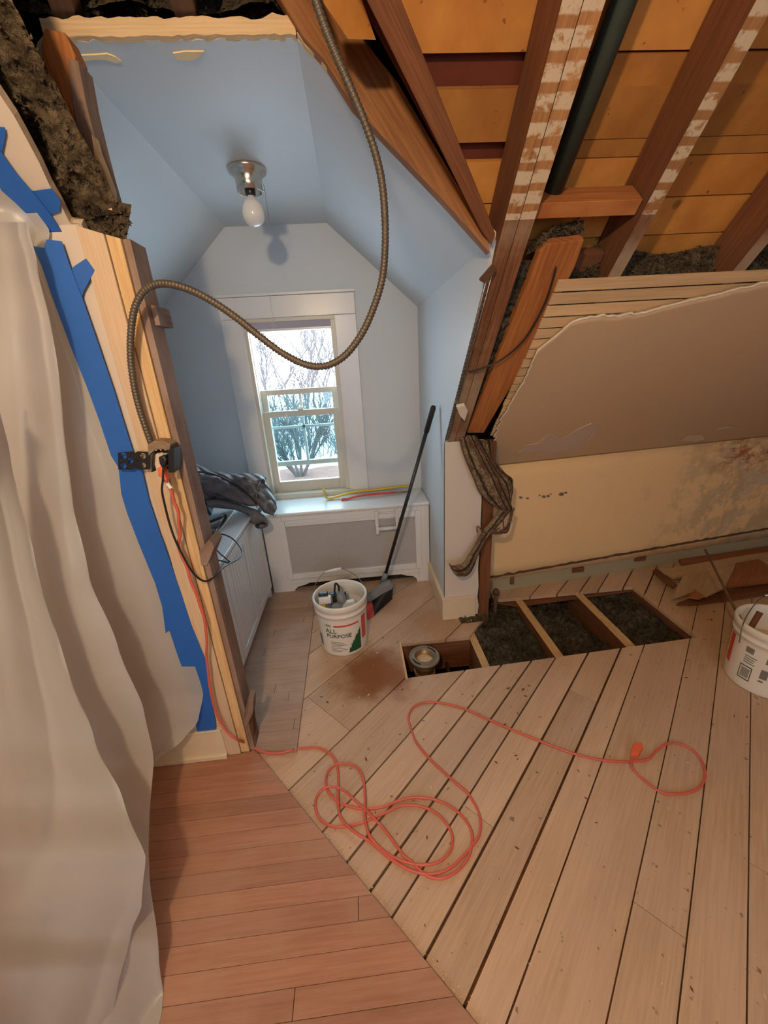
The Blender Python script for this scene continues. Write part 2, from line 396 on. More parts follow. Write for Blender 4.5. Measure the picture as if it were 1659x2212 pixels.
# ================================================================ FLOOR
ycut = lambda x: 1.575+0.044*x
X0, X1, YF, YB = -3.0, 4.6, -2.9, 2.98
regions = [[(X0, YF), (X1, YF), (X1, ycut(X1)), (X0, ycut(X0))],
           [(X0, ycut(X0)), (0.167, ycut(0.167)), (0.167, YB), (X0, YB)],
           [(0.167, 1.853), (0.48, 1.853), (0.48, YB), (0.167, YB)],
           [(0.48, 1.853), (0.575, 1.853), (0.735, 2.03), (0.735, 2.10), (0.48, 2.10)],
           [(0.86, 2.21), (1.0, 2.145), (1.85, 2.195), (X1, 2.195), (X1, YB), (0.86, YB)],
           [(1.835, ycut(1.835)), (X1, ycut(X1)), (X1, 2.195), (1.835, 2.195)]]
def board_floor(name, mat, th, seams, regs, z0, z1, gaps, length=(1.6, 3.2), jit=None):
    m = MB(); d = (math.cos(th), math.sin(th)); n = (-math.sin(th), math.cos(th))
    for i in range(len(seams)-1):
        a, b = seams[i]+gaps(i)/2, seams[i+1]-gaps(i+1)/2
        t = -9+random.random()*2
        while t < 9:
            t2 = t+random.uniform(*length)
            q = [(d[0]*u+n[0]*w, d[1]*u+n[1]*w) for u, w in ((t, a), (t2-0.002, a), (t2-0.002, b), (t, b))]
            tt = random.random()
            for rg in regs:
                c = clip(q, rg)
                if len(c) >= 3:
                    st = random.getstate(); bb = len(m.f)
                    m.prism([(p[0], p[1], z0) for p in c], (0, 0, z1-z0), (d[0], d[1], 0))
                    random.setstate(st)
                    for k in range(bb, len(m.f)): m.ti[k] = tt
            random.random()
            t = t2
    o = struct(m.build(name, mat, rc=True)); return o
th = math.radians(44)
sm = []
for (px, py) in [(1613, 2212), (1499, 1893), (1364, 1961), (1222, 1860), (1196, 1719), (1006, 2168), (1095, 1738), (925, 2050)]:
    p = PZ(px, py, 0); sm.append(-math.sin(th)*p.x+math.cos(th)*p.y)
for (px, py) in [(1035, 1683), (1058, 1556), (955, 1600), (888, 1580), (738, 1574), (716, 1618), (654, 1513), (700, 1390)]:
    p = PZ(px, py, 0); sm.append(-math.sin(th)*p.x+math.cos(th)*p.y)
sm = sorted(sm); ss = [sm[0]]
for v in sm[1:]:
    if v-ss[-1] > 0.045: ss.append(v)
while ss[0] > -5: ss.insert(0, ss[0]-0.134)
while ss[-1] < 5: ss.append(ss[-1]+0.134)
gp = [random.choice((0.004, 0.005, 0.007, 0.009)) for _ in ss]
board_floor('floor', M['subfloor'], th, ss, regions, -0.022, 0.0, lambda i: gp[i], (3.2, 5.5))
# dark debris bed under the boards seen through the seams
m = MB()
for rg in regions: m.prism([(p[0], p[1], -0.04) for p in rg], (0, 0, 0.012))
struct(m.build('floor_underlay', M['fir']))
A = PZ(600, 1680, 0.018); B = PZ(1030, 2212, 0.018); dd = (B-A).normalized()
K1 = A-dd*0.17; K2 = A+dd*5.2
hall = [(X0, YF), (K2.x-0.0, YF), (K2.x, K2.y) if K2.y > YF else (A.x+dd.x*((YF-A.y)/dd.y), YF), (K1.x, K1.y), (K1.x, 1.30), (X0, 1.30)]
xe = A.x+dd.x*((YF-A.y)/dd.y)
hall = [(X0, YF), (xe, YF), (K1.x, K1.y), (X0, K1.y)]
hs = [-3.0+0.057*i for i in range(110)]
board_floor('floor_hardwood', M['hardwood'], 0.0, hs, [hall], 0.001, 0.018, lambda i: 0.0012, (0.8, 2.2))
alc = [(K1.x, K1.y+0.0), (A.x, A.y), (A.x+0.02, 1.135), (-0.366, 1.135), (-0.372, YB), (-1.25, YB), (-1.25, 1.30), (K1.x, 1.30)]
alc = [(-1.25, 1.315), (K1.x, K1.y+0.002), (A.x+0.002, A.y+0.004), (-0.362, 1.137), (-0.385, YB), (-1.25, YB)]
board_floor('floor_alcove', M['alcovewood'], 0.0, hs, [alc], 0.001, 0.018, lambda i: 0.0010, (0.6, 1.5))

# ================================================================ SHELL (outer enclosure and walls)
def shell(name, mats, *boxes):
    m = MB()
    for a, b in boxes: m.box(a, b)
    return struct(m.build(name, mats))
shell('wall_front', M['hallwall'], ((X0, -2.95, -0.5), (X1, -2.90, 3.2)))
shell('wall_far_left', M['hallwall'], ((X0-0.05, -2.9, -0.5), (X0, 3.05, 3.2)))
shell('wall_far_right', M['hallwall'], ((X1, -2.9, -0.5), (X1+0.05, 3.05, 3.2)))
shell('ceiling_attic', M['dark'], ((X0, -2.9, 3.2), (X1, 3.05, 3.25)))
shell('ceiling_hall', M['slope'], ((X0, -2.9, 2.5), (X1, 0.35, 2.53)))
shell('floor_below', M['dark'], ((X0, -2.9, -0.5), (X1, 3.05, -0.46)))
XR, XL, YW, ZC, ZK = 0.475, -1.225, 2.85, 2.365, 1.885
CR, CL = -0.07, -0.68
wx0, wx1, wz0, wz1 = -0.72, -0.03, 0.66, 1.90   # rough opening
m = MB()
for a, b in (((X0, 3.0, -0.5), (wx0, 3.05, 3.2)), ((wx1, 3.0, -0.5), (X1, 3.05, 3.2)), ((wx0, 3.0, -0.5), (wx1, 3.05, wz0)), ((wx0, 3.0, wz1), (wx1, 3.05, 3.2))): m.box(a, b)
struct(m.build('wall_outer', M['outside']))
m = MB()
for a, b in (((XL-0.02, YW, 0), (wx0, YW+0.02, ZC+0.03)), ((wx1, YW, 0), (XR+0.02, YW+0.02, ZC+0.03)), ((wx0, YW, 0), (wx1, YW+0.02, wz0)), ((wx0, YW, wz1), (wx1, YW+0.02, ZC+0.03))): m.box(a, b)
struct(m.build('wall_back', M['blue']))
# right dormer wall with its raking outer edge
rk = [(XR, 2.055, 0), (XR, YW, 0), (XR, YW, ZK+0.004), (XR, 1.40, ZK+0.004)]
st = []
for i in range(1, 15):
    t = i/15; st.append((XR, lerp(1.40, 2.055, t)+nz((i*3.1, 0, 0))*0.006, lerp(ZK-0.02, 1.135, t)))
rk2 = rk+st+[(XR, 2.055, 1.134)]
m = MB(); m.prism(rk2, (0.018, 0, 0)); struct(m.build('wall_right', M['blue']))
m = MB(); m.prism([(XL, 1.33, 0), (XL, YW, 0), (XL, YW, ZK), (XL, 1.33, ZK)], (-0.018, 0, 0)); struct(m.build('wall_left', M['blue']))
# ceilings of the dormer, ragged at their front edge, plaster edge exposed
yf = 1.42
def ragged_panel(name, p0, p1, out, mat):   # p0,p1: (x,z) ends across; runs from yf back to YW
    m = MB(); N = 40; b = 0
    front = [Vector((lerp(p0[0], p1[0], i/N), yf+nz((i*0.9, p0[0]*9, 0))*0.012, lerp(p0[1], p1[1], i/N))) for i in range(N+1)]
    poly = front+[Vector((p1[0], YW+0.01, p1[1])), Vector((p0[0], YW+0.01, p0[1]))]
    m.prism(poly, out, (0, 1, 0), mi=1, mi_front=0)
    return struct(m.build(name, [mat, M['plaster']]))
on = Vector((0.665, 0, 0.747)).normalized()*0.028
ragged_panel('ceiling_slope_right', (XR, ZK), (CR, ZC), on, M['blue'])
ragged_panel('ceiling_flat', (CR, ZC), (CL, ZC), Vector((0, 0, 0.034)), M['blue'])
ragged_panel('ceiling_slope_left', (CL, ZC), (XL, ZK), Vector((-0.665, 0, 0.747)).normalized()*0.028, M['blue'])
# lath and plaster rim of the opening
def rim(name, a, b, w, jag, mat, th=0.02, y=1.405):
    m = MB(); N = 46; a = Vector((a[0], y, a[1])); b = Vector((b[0], y, b[1])); d = (b-a); up = Vector((-d.z, 0, d.x)).normalized()
    if up.z < 0: up = -up
    lo = [a+d*(i/N)+up*(nz((i*0.8, 1.3, a.x*5))*jag) for i in range(N+1)]
    hi = [a+d*(i/N)+up*(w+nz((i*0.5, 7.3, a.x*5))*jag*2.2) for i in range(N+1)]
    m.prism(lo+hi[::-1], (0, th, 0), d); return struct(m.build(name, mat))
rim('trim_1', (CL-0.02, ZC), (CR, ZC), 0.034, 0.004, M['lath'])
rim('trim_2', (CR, ZC), (XR+0.005, ZK-0.01), 0.030, 0.006, M['lath'])
# missing paint patches on the ceiling edge
m = MB()
def patchy(pts, z): m.prism([(*PZ(x, y, z).xy, z) for x, y in pts], (0, 0, 0.0032))
patchy([(163, 121), (205, 119), (232, 117), (250, 124), (262, 133), (250, 137), (230, 130), (205, 129), (175, 134)], ZC-0.003)
patchy([(374, 116), (400, 112), (440, 112), (432, 122), (418, 130), (395, 131), (380, 127)], ZC-0.003)
struct(m.build('trim_3', plain('chipped_cream_plaster', (0.95, 0.72, 0.42), 0.9)))

# hall wall left of the opening (beside the jamb) and its raking ceiling
m = MB(); m.prism([(X0, 1.25, 0), (-0.662, 1.25, 0), (-0.662, 1.25, 1.925), (X0, 1.25, 1.925)], (0, 0.06, 0)); struct(m.build('wall_hall', M['hallwall']))
e = [(0, 205), (30, 250), (60, 305), (85, 352), (107, 400), (130, 440), (150, 480), (172, 505), (196, 516)]
ep = [PL(x, y) for x, y in e]; rg = []
for i in range(len(ep)-1):
    for k in range(4):
        p = ep[i].lerp(ep[i+1], k/4); rg.append(p+RU*nz((i*4+k, 5, 2))*0.008+Vector((nz((i*4+k, 9, 2))*0.006, 0, 0)))
rg.append(Vector((-0.655, 1.25, 1.925)))
d0 = (ep[0]-ep[1]).normalized()
m = MB(); m.prism([ep[0]+d0*0.5+Vector((-1.6, 0, 0))]+[ep[0]+d0*0.5]+rg+[Vector((-2.6, 1.25, 1.925))], RN*0.024, mi=1, mi_front=0)
struct(m.build('ceiling_slope_hall', [M['hallwall'], M['plaster']]))
# baseboard in the hall
m = MB(); m.box((X0, 1.232, 0.018), (-0.655, 1.25, 0.165)); m.box((X0, 1.222, 0.018), (-0.655, 1.25, 0.038)); m.box((X0, 1.228, 0.165), (-0.655, 1.25, 0.176))
struct(m.build('baseboard_left', M['creamtrim'], bev=0.002))

# right column face, baseboards
ce = [(XR-0.0, 2.05, 0.0), (0.675, 2.05, 0.0)]
side = []
for i in range(0, 17):
    z = 1.134*i/16; side.append((0.688+nz((i*1.7, 3, 3))*0.010, 2.05, z))
m = MB(); m.prism([(XR, 2.05, 0)]+side+[(XR, 2.05, 1.134)], (0, 0.02, 0), mi=1, mi_front=0)
struct(m.build('wall_column', [M['column'], M['plaster']]))
m = MB(); m.box((XR-0.018, 2.032, 0), (0.668, 2.05, 0.1475)); m.box((XR-0.022, 2.028, 0.148), (0.668, 2.05, 0.158))
struct(m.build('baseboard_front', M['creamtrim'], bev=0.002))
m = MB(); m.box((XR-0.018, 2.051, 0), (XR, 2.519, 0.147)); m.box((XR-0.022, 2.051, 0.1475), (XR, 2.519, 0.158))
struct(m.build('baseboard_right', M['creamtrim'], bev=0.002))

# knee wall
kn = lambda x: 2.194+0.11*x
m = MB(); m.grid(lambda u, v: (lerp(0.72, 4.55, u), kn(lerp(0.72, 4.55, u)), lerp(0.10, 0.925, v)), 40, 8)
struct(m.build('wall_right_knee', M['knee'], solid=0.01))
m = MB(); m.prism([(0.74, kn(0.74)+0.004, -0.05), (4.5, kn(4.5)+0.004, -0.05), (4.5, kn(4.5)+0.004, 0.20), (0.74, kn(0.74)+0.004, 0.13)], (0, 0.03, 0)); struct(m.build('trim_4', M['band']))
# ragged dark break line above the bare band
m = MB(); lo = []; hi = []
for i in range(90):
    x = 0.78+i*0.04; z = 0.125+0.022*(x-0.9)
    lo.append((x, kn(x)-0.006, z-0.006+nz((i*.9, 1, 1))*0.008)); hi.append((x, kn(x)-0.006, z+0.012+nz((i*.9, 5, 1))*0.012))
m.prism(lo+hi[::-1], (0, 0.02, 0)); struct(m.build('trim_5', M['rust']))
for i, (px, py, w, h) in enumerate([(1097, 1262, 0.025, 0.06), (1245, 1241, 0.085, 0.035), (1388, 1231, 0.085, 0.035)]):
    p = PY(px, py, 2.30); x = p.x*1.03; z = 0.045+0.012*i
    m = MB(); m.box((x-w/2, kn(x)-0.010, z), (x+w/2, kn(x)+0.012, z+h))
    tag(m.build('nailing_block', M['fir']), ['upright brown nailing block at the left end of the bare green baseboard band', 'brown nailing block set in the middle of the bare green band above the floor hole', 'brown nailing block in the bare green band nearest the scrap boards'][i], 'wood block', None)
# chipped marks on the knee wall
m = MB()
for px, py, w in [(1125, 1075, 6), (1140, 1077, 5), (1168, 1072, 4), (1178, 1075, 7), (1188, 1074, 6), (1194, 1070, 3), (1218, 1071, 9), (1228, 1068, 5)]:
    c = [PY(px+math.cos(a)*w*(0.5+random.random()*.5), py+math.sin(a)*w*.45, 2.3) for a in [k*pi/3 for k in range(6)]]
    m.prism([(p.x, kn(p.x)-0.008, p.z) for p in c], (0, 0.006, 0))
struct(m.build('trim_6', M['greywood']))

# sloping ceiling, torn along its top and left
def stop(x):
    base = [(0.70, 0.40), (0.755, 0.60), (0.80, 0.66), (0.84, 0.725), (0.88, 0.745), (1.0, 0.745), (1.1, 0.752), (1.25, 0.79), (1.4, 0.825), (1.52, 0.85), (1.8, 0.87), (4.6, 0.9)]
    for i in range(len(base)-1):
        if x <= base[i+1][0]:
            t = (x-base[i][0])/(base[i+1][0]-base[i][0]); return lerp(base[i][1], base[i+1][1], max(0, t))
    return 0.9
def slope_pt(x, v, off=-0.018):
    xb = x
    B_ = Vector((xb, kn(xb)-0.002, 0.925)); T_ = RS(x, stop(x)+nz((x*30, 1, 4))*0.012, off)
    if x < 0.76: pass
    return B_.lerp(T_, v)
xs = []
def left_edge(v): return 0.752+0.012*math.sin(v*9)+nz((v*22, 3, 3))*0.016
m = MB()
def fn(u, v):
    xl = left_edge(v); x = xl+(4.55-xl)*(u**2.2)
    return slope_pt(x, v)
m.grid(fn, 120, 46)
plaster_slope = struct(m.build('ceiling_slope_main', M['slope'], solid=0.014))
# white torn rim of plaster along that edge
m = MB(); pts = []
for i in range(40): pts.append(fn(0, i/40)+Vector((-0.002, -0.004, -0.004)))
for i in range(100):
    u = (i/100)*0.62; pts.append(fn(u, 1)+Vector((0, -0.004, -0.003)))
m.tube(pts, [0.0035+0.003*abs(nz((i*0.7, 2, 2))) for i in range(len(pts))], 6); m.build('torn_edge', M['plaster_white'], plaster_slope)
# skim patches peeling on the slope
m = MB()
for L in ([(1120, 975), (1135, 958), (1160, 955), (1185, 935), (1215, 945), (1245, 925), (1275, 912), (1290, 918), (1280, 940), (1262, 955), (1250, 968), (1220, 972), (1190, 978), (1160, 972)],
          [(1470, 950), (1485, 940), (1515, 938), (1520, 946), (1498, 952)], [(1545, 925), (1570, 920), (1600, 924), (1570, 932)]):
    pts = []
    for (x, y) in L:
        q = PR(x, y, -0.02); 
        # onto the twisted panel
        best = q
        for it in range(40):
            yy = 1.9+it*0.012; c = PY(x, y, yy); 
            B_ = Vector((c.x, kn(c.x), 0.925)); T_ = RS(c.x, stop(c.x), -0.018)
            v = (yy-B_.y)/(T_.y-B_.y); zz = lerp(B_.z, T_.z, v)
            if c.z <= zz-0.012+0.0 and it > 0: pass
            if abs(c.z-zz) < abs(best.z-lerp(Vector((best.x, kn(best.x), 0.925)).z, RS(best.x, stop(best.x), -0.018).z, (best.y-kn(best.x))/(RS(best.x, stop(best.x), -0.018).y-kn(best.x)))): best = c
        pts.append(best+Vector((0, -0.010, -0.008)))
    m.prism(pts, Vector((0, 0.006, 0.005)))
struct(m.build('trim_7', paint('flaking_skim_coat', (0.56, 0.44, 0.35), (0.62, 0.50, 0.40), 0.6, bs=0.6)))
# lath strips behind the torn edge
def lath_pt(x, sv, off):
    v = (sv+0.284)/(stop(x)+0.284)
    if v >= 1: return RS(x, sv, off-0.010)
    return slope_pt(x, v, -0.018)+RN*(0.010+off)
for k in range(18):
    s0 = 0.02+k*0.0485
    full = s0 > 0.55; x0_ = 0.728 if full else 0.722+random.random()*0.01
    xs_ = [x0_]+([0.80, 0.9, 1.0, 1.1, 1.2, 1.35, 1.5, 1.8, 2.4, 4.5] if full else [0.86])
    m = MB(); th_ = random.random(); r_ = random.random()*3; b_ = len(m.v)
    for x in xs_:
        for (sv, of) in ((s0, 0), (s0+0.039, 0), (s0+0.039, 0.008), (s0, 0.008)): m.v.append(lath_pt(x, sv, of))
    n_ = len(xs_)
    for i in range(n_-1):
        for q in range(4):
            q2 = (q+1) % 4; ids = [i*4+q, i*4+q2, (i+1)*4+q2, (i+1)*4+q]
            m.face(ids, [(xs_[j//4]+r_, (0, .039, .047, .008)[j % 4]+r_) for j in ids], 0, False, th_)
    m.face([0, 1, 2, 3], None, 0, False, th_); m.face([n_*4-4+q for q in range(4)], None, 0, False, th_)
    m.build('lath', M['lath'], plaster_slope)

# roof deck
m = MB()
def xmin(s, o):
    z = RS(0, s, o).z
    if z > ZC+0.10: return -2.9
    return (XR-(z-ZK)*1.13+0.09) if z > ZK-0.05 else XR+0.03
def deck(s0, s1, o, mi, x0=None):
    a, b = xmin(s0, o), xmin(s1, o)
    if b < -1 and a > -1: a_ = a; b = xmin(s0, o)-0.1
    if x0 is not None: a = b = x0
    m.prism([RS(a, s0, o), RS(4.55, s0, o), RS(4.55, s1, o), RS(b, s1, o)], RN*0.02, (1, 0, 0), mi)
for s0, s1 in ((1.362, 1.54), (1.543, 1.74), (1.743, 1.96), (1.963, 2.2), (1.194, 1.300), (1.045, 1.149), (0.93, 1.040), (0.795, 0.925), (0.66, 0.785), (0.5, 0.655), (0.3, 0.495)): deck(s0, s1, 0.15, 0)
for k in range(10): deck(0.3+k*0.2, 0.5+k*0.2, 0.175, 1)
deck(1.300, 1.357, 0.15, 0, 0.62); deck(1.152, 1.192, 0.15, 0, 0.62)
struct(m.build('ceiling_roof_deck', [M['deck'], M['deck_red']]))

# ================================================================ FRAMING
def rafter(name, x0, x1, s0, s1, label, o0=0.0, o1=0.145, mat=('fir', 'fir_marked'), cat='rafter', group=None, smark=1.07):
    m = MB(); st_ = random.getstate(); m.rbox(x0, x1, s0, smark, o0, o1, 0, 2); random.setstate(st_); m.rbox(x0, x1, smark+0.0002, s1, o0, o1, 0, 1)
    return tag(m.build(name, [M[mat[0]], M[mat[1]], M['fir_scuffed']]), label, cat, group)
rafter('roof_rafter', 0.487, 0.5305, -0.02, 2.1, 'left board of the doubled rafter beside the blue alcove, striped with lath marks')
rafter('roof_rafter', 0.5325, 0.578, -0.02, 2.1, 'right board of the doubled rafter, striped with lath marks, next to the black pipe')
rafter('roof_rafter', 0.905, 0.95, 0.70, 2.1, 'brown rafter with whitish lath marks right of the black pipe')
rafter('roof_rafter', 1.36, 1.405, 0.70, 2.1, 'dark brown rafter at the right edge of the photo')
rafter('roof_rafter', 1.80, 1.845, 0.70, 2.1, 'brown rafter beyond the right edge of the frame', cat='rafter')
rafter('roof_rafter', 2.25, 2.295, 0.70, 2.1, 'brown rafter second beyond the right edge of the frame', cat='rafter')
# sistered orange board
m = MB(); m.prism([PR(1166, 545), PR(1180, 528), PR(1262, 518), PR(1240, 580), PR(1130, 790), PR(1045, 935), PR(1010, 935), PR(1080, 760)], RN*0.03, RU)
tag(m.build('sister_board', M['orangefir'], bev=0.0015), 'orange fir board with a cut top running down the slope beside the torn plaster', 'board')
# valley board and fascia board
m = MB(); m.prism([PR(640, -330), PR(733, -330), PR(866, 0), PR(1070, 505), PR(1062, 530), PR(1040, 500), PR(792, 0)], RN*0.09)
tag(m.build('valley_rafter', M['fir'], bev=0.002), 'slanting brown valley rafter running down to the doubled rafter', 'rafter')
M['midfir'] = wood('rough_brown_fir', (0.36, 0.16, 0.06), (0.20, 0.08, 0.03), (0.26, 0.12, 0.05), 0.4)
m = MB(); m.prism([PY(x, y, 1.385) for x, y in [(570, -60), (655, 80), (700, 128), (760, 225), (860, 330), (960, 435), (1058, 545), (1050, 505), (860, 180), (700, -20), (680, -60)]], (0, 0.035, 0))
tag(m.build('fascia_board', M['midfir']), 'rough orange-brown board lining the raking edge above the blue alcove', 'board')
# short stub of sheathing that hangs beyond the valley rafter
m = MB(); m.prism([PR(680, -60, 0.11), PR(700, 8, 0.11), PR(752, 84, 0.11), PR(812, 86, 0.11), PR(760, -60, 0.11)], RN*0.02, (1, 0, 0))
tag(m.build('sheathing_stub', M['deck']), 'orange sheathing stub ending left of the valley rafter at the top', 'board')
# blocking between rafters
m = MB(); m.rbox(0.585, 0.900, 1.060, 1.102, 0.02, 0.10, ud=(1, 0, 0))
tag(m.build('blocking', M['orangefir'], bev=0.002), 'nail-pierced orange wood block bridging the rafters below the black pipe', 'wood block')
m = MB(); m.rbox(0.76, 0.90, 0.86, 0.92, 0.07, 0.11, ud=(1, 0, 0))
tag(m.build('blocking', M['fir'], bev=0.002), 'small brown wood block low between the rafters above the lath', 'wood block')
# black vent pipe
m = MB(); m.tube([RS(0.685, 2.1, 0.085), RS(0.66, 1.47, 0.085), RS(0.645, 1.105, 0.085)], 0.029, 20)
tag(m.build('vent_pipe', plain('black_green_iron_pipe', (0.045, 0.06, 0.05), 0.5, 0.3, var=0.3)), 'black iron pipe lying between the rafters against the roof boards', 'pipe')
# studs under the doubled rafter
m = MB(); m.box((0.695, 2.052, -0.22), (0.762, 2.14, 1.12), ud=(0, 0, 1))
tag(m.build('wall_stud', M['fir'], bev=0.002), 'brown vertical stud exposed at the right edge of the cream column', 'stud')
m = MB(); m.box((0.60, 2.07, 0.0), (0.64, 2.15, 1.12), ud=(0, 0, 1))
# jamb of the opening
def tpoly(y, pts): return [PY(a, b, y) for a, b in pts]
jx = -0.545
m = MB(); m.prism([(-0.664, 1.238, 0.02), (-0.602, 1.238, 0.02), (-0.602, 1.238, 1.90), (-0.664, 1.238, 1.92)], (0, 0.02, 0), (0, 0, 1))
tag(m.build('casing_board', wood('cream_stained_casing', (0.66, 0.50, 0.34), (0.56, 0.41, 0.26), (0.62, 0.50, 0.38), 0.4, rough=0.6), bev=0.002), 'cream painted casing board standing left of the torn open jamb', 'board')
m = MB(); m.prism([(-0.600, 1.244, 0.02), (-0.566, 1.244, 0.02), (-0.566, 1.244, 1.89), (-0.600, 1.244, 1.90)], (0, 0.05, 0), (0, 0, 1))
tag(m.build('jamb_strip', M['newpine'], bev=0.0015), 'narrow yellow pine strip between the cream casing and the grey-brown stud', 'board')
m = MB(); m.prism([(-0.564, 1.250, 0.02), (jx, 1.250, 0.02), (jx, 1.335, 0.02), (-0.564, 1.335, 0.02)], (0, 0, 1.87), (0, 0, 1))
tag(m.build('jamb_stud', M['greywood'], bev=0.0015), 'plaster-smeared grey-brown stud forming the open jamb of the alcove', 'stud')
m = MB(); m.prism([(-1.24, 1.33, 0.018), (-0.566, 1.33, 0.018), (-0.566, 1.33, 1.90), (-1.24, 1.33, 1.90)], (0, 0.015, 0)); struct(m.build('wall_return', M['blue']))
def block(pts, y, dy, mat, label):
    m = MB(); m.prism(tpoly(y, pts), (0, dy, 0)); return tag(m.build('nailer_block', mat, bev=0.0015), label, 'wood block')
block([(303, 655), (336, 660), (347, 703), (311, 704)], 1.28, 0.09, M['greywood'], 'small red-brown wood block nailed to the jamb near its top')
block([(430, 1192), (452, 1165), (463, 1182), (447, 1222), (434, 1222)], 1.243, 0.09, M['greywood'], 'small split wood block nailed to the jamb above the cable loop')
block([(523, 1558), (536, 1509), (547, 1512), (546, 1542), (532, 1572)], 1.241, 0.05, M['greywood'], 'thin wood shim standing at the foot of the jamb')
block([(522, 1560), (545, 1545), (549, 1590), (540, 1605), (530, 1600)], 1.27, 0.04, M['fir'], 'dark stub of wood at floor level below the shim')
# board and insulation above the jamb
m = MB(); m.prism(tpoly(1.335, [(95, 60), (140, 70), (163, 120), (150, 180), (172, 330), (200, 430), (152, 418), (138, 372), (92, 190), (90, 130), (88, 95)]), (0, 0.05, 0), (0, 0, 1))
tag(m.build('header_stub', M['orangefir'], bev=0.002), 'orange-brown cripple board above the jamb with plaster-grey strip beside it', 'board')
m = MB(); m.prism(tpoly(1.33, [(146, 125), (168, 130), (185, 220), (205, 300), (224, 372), (241, 430), (238, 462), (228, 470), (196, 400), (168, 290), (150, 180)]), (0, 0.06, 0), (0, 0, 1))
tag(m.build('header_stub', M['greywood'], bev=0.002), 'grey plaster-stained board edging the alcove above the jamb', 'board')
m = MB(); m.prism(tpoly(1.31, [(198, 290), (206, 320), (220, 355), (238, 405), (242, 455), (232, 452), (218, 400), (205, 345)]), (0, 0.03, 0), (0, 0, 1))
tag(m.build('splintered_lath', M['lath']), 'splintered lath strip hanging beside the grey board above the jamb', 'lath')

def fluff(name, fn, nu, nv, amp, label, mat='insul', dirn=None, sc=9):
    m = MB(); dirn = Vector(dirn)
    def g(u, v):
        p = Vector(fn(u, v)); e = min(1, min(u, 1-u, v, 1-v)*14+0.15)
        a = noise.fractal(p*sc, 0.7, 2.1, 5)*amp+abs(nz(p, sc*4))*amp*0.5
        return p+dirn*(a*e)
    m.grid(g, nu, nv)
    rnd = random.Random(len(label)*7+nu)
    for k in range(int(nu*nv*0.35)):
        u, v = rnd.random(), rnd.random(); p = g(u, v)+dirn*rnd.uniform(0.0, 0.006)
        r3 = lambda: Vector((rnd.uniform(-1, 1), rnd.uniform(-1, 1), rnd.uniform(-1, 1)))
        sz = rnd.uniform(0.003, 0.009)*(1.5 if mat == 'insul' else 1); a_, b_, c_ = p+r3()*sz, p+r3()*sz, p+r3()*sz
        i0 = len(m.v); m.v += [a_, b_, c_]; m.face([i0, i0+1, i0+2])
    return tag(m.build(name, M[mat], rc=False), label, 'rubble' if name == 'rubble' else 'insulation', None, 'stuff')
ins_n = Vector((0, -0.9, 0.4))
# left slope bay full of insulation
def f_l(u, v):
    p = L0+Vector((lerp(-2.4, -0.58, u), 0, 0))+RU*lerp(-0.02, 1.4, v)+RN*0.085; return p
fluff('insulation', f_l, 240, 170, 0.075, 'dark loose insulation packed in the torn slope above the blue tape', dirn=-RN, sc=15)
fluff('insulation', lambda u, v: PY(lerp(145, 285, u)-18*v+0, lerp(415, 520, v)+u*28, 1.33-0.03*v), 40, 26, 0.035, 'tuft of insulation and debris on top of the open jamb', dirn=(0, -1, 0.2), sc=14)
# over the dormer ceiling
fluff('insulation', lambda u, v: (lerp(-0.95, 0.04, u), 1.44+0.25*v, lerp(2.435, 2.49, min(1, v*2.0))+0.012*math.sin(u*17)), 120, 30, 0.035, 'brown insulation lying on top of the alcove ceiling above the torn plaster edge', dirn=(0, -0.3, 1), sc=12)
fluff('insulation', lambda u, v: (lerp(-2.9, 0.5, u), 2.0, lerp(2.38, 3.15, v)), 60, 20, 0.10, 'dark insulation heaped in the attic void behind the alcove ceiling', 'insuld', dirn=(0, -1, 0), sc=5)
for px, lab in ((392, 'pinkish wood strut rising above the alcove ceiling near the middle of the top edge'), (130, 'pale wood strut in the dark corner at the top left')):
    a = PY(px+22, 72, 1.47); b = PY(px-22, -60, 1.30); m = MB()
    m.prism([a+Vector((-0.026, 0, 0)), a+Vector((0.026, 0, 0)), b+Vector((0.03, 0, 0)), b+Vector((-0.03, 0, 0))], (0, 0.05, 0.02))
    tag(m.build('attic_strut', wood('pale_strut', (0.17, 0.11, 0.085), (0.12, 0.07, 0.05)), bev=0.002), lab, 'strut')
# insulation above the lath on the right, in each bay
for x0, x1, lab, top in ((0.77, 0.90, 'fluffy insulation between the sister board and the marked rafter', 0.905), (0.955, 1.355, 'long strip of insulation above the top lath right of the marked rafter', 0.885), (1.41, 1.795, 'strip of insulation above the top lath at the right edge of the photo', 0.905), (1.85, 2.9, 'strip of insulation above the lath beyond the right edge', 0.90)):
    fluff('insulation', lambda u, v, a=x0, b=x1, t=top: RS(lerp(a, b, u), lerp(0.80, t, v)+0.012*math.sin(u*7+a), lerp(0.015, 0.13, v)), 110, 24, 0.03, lab, dirn=-RN+RU*0.4, sc=14)
fluff('insulation', lambda u, v: RS(lerp(0.60+0.03*v, 0.765, u), lerp(0.955, 1.035-0.05*(1-u)**2, v), 0.035+0.02*v), 50, 34, 0.04, 'tuft of insulation poking over the cut top of the orange sister board', dirn=-RN+RU*0.3, sc=16)
fluff('insulation', lambda u, v: RS(lerp(0.58, 0.66, u)-0.05*(1-v)*u, lerp(0.13, 0.93, v), 0.035), 16, 90, 0.03, 'matted grey insulation strip between the doubled rafter and the sister board', 'insuld', dirn=-RN, sc=16)
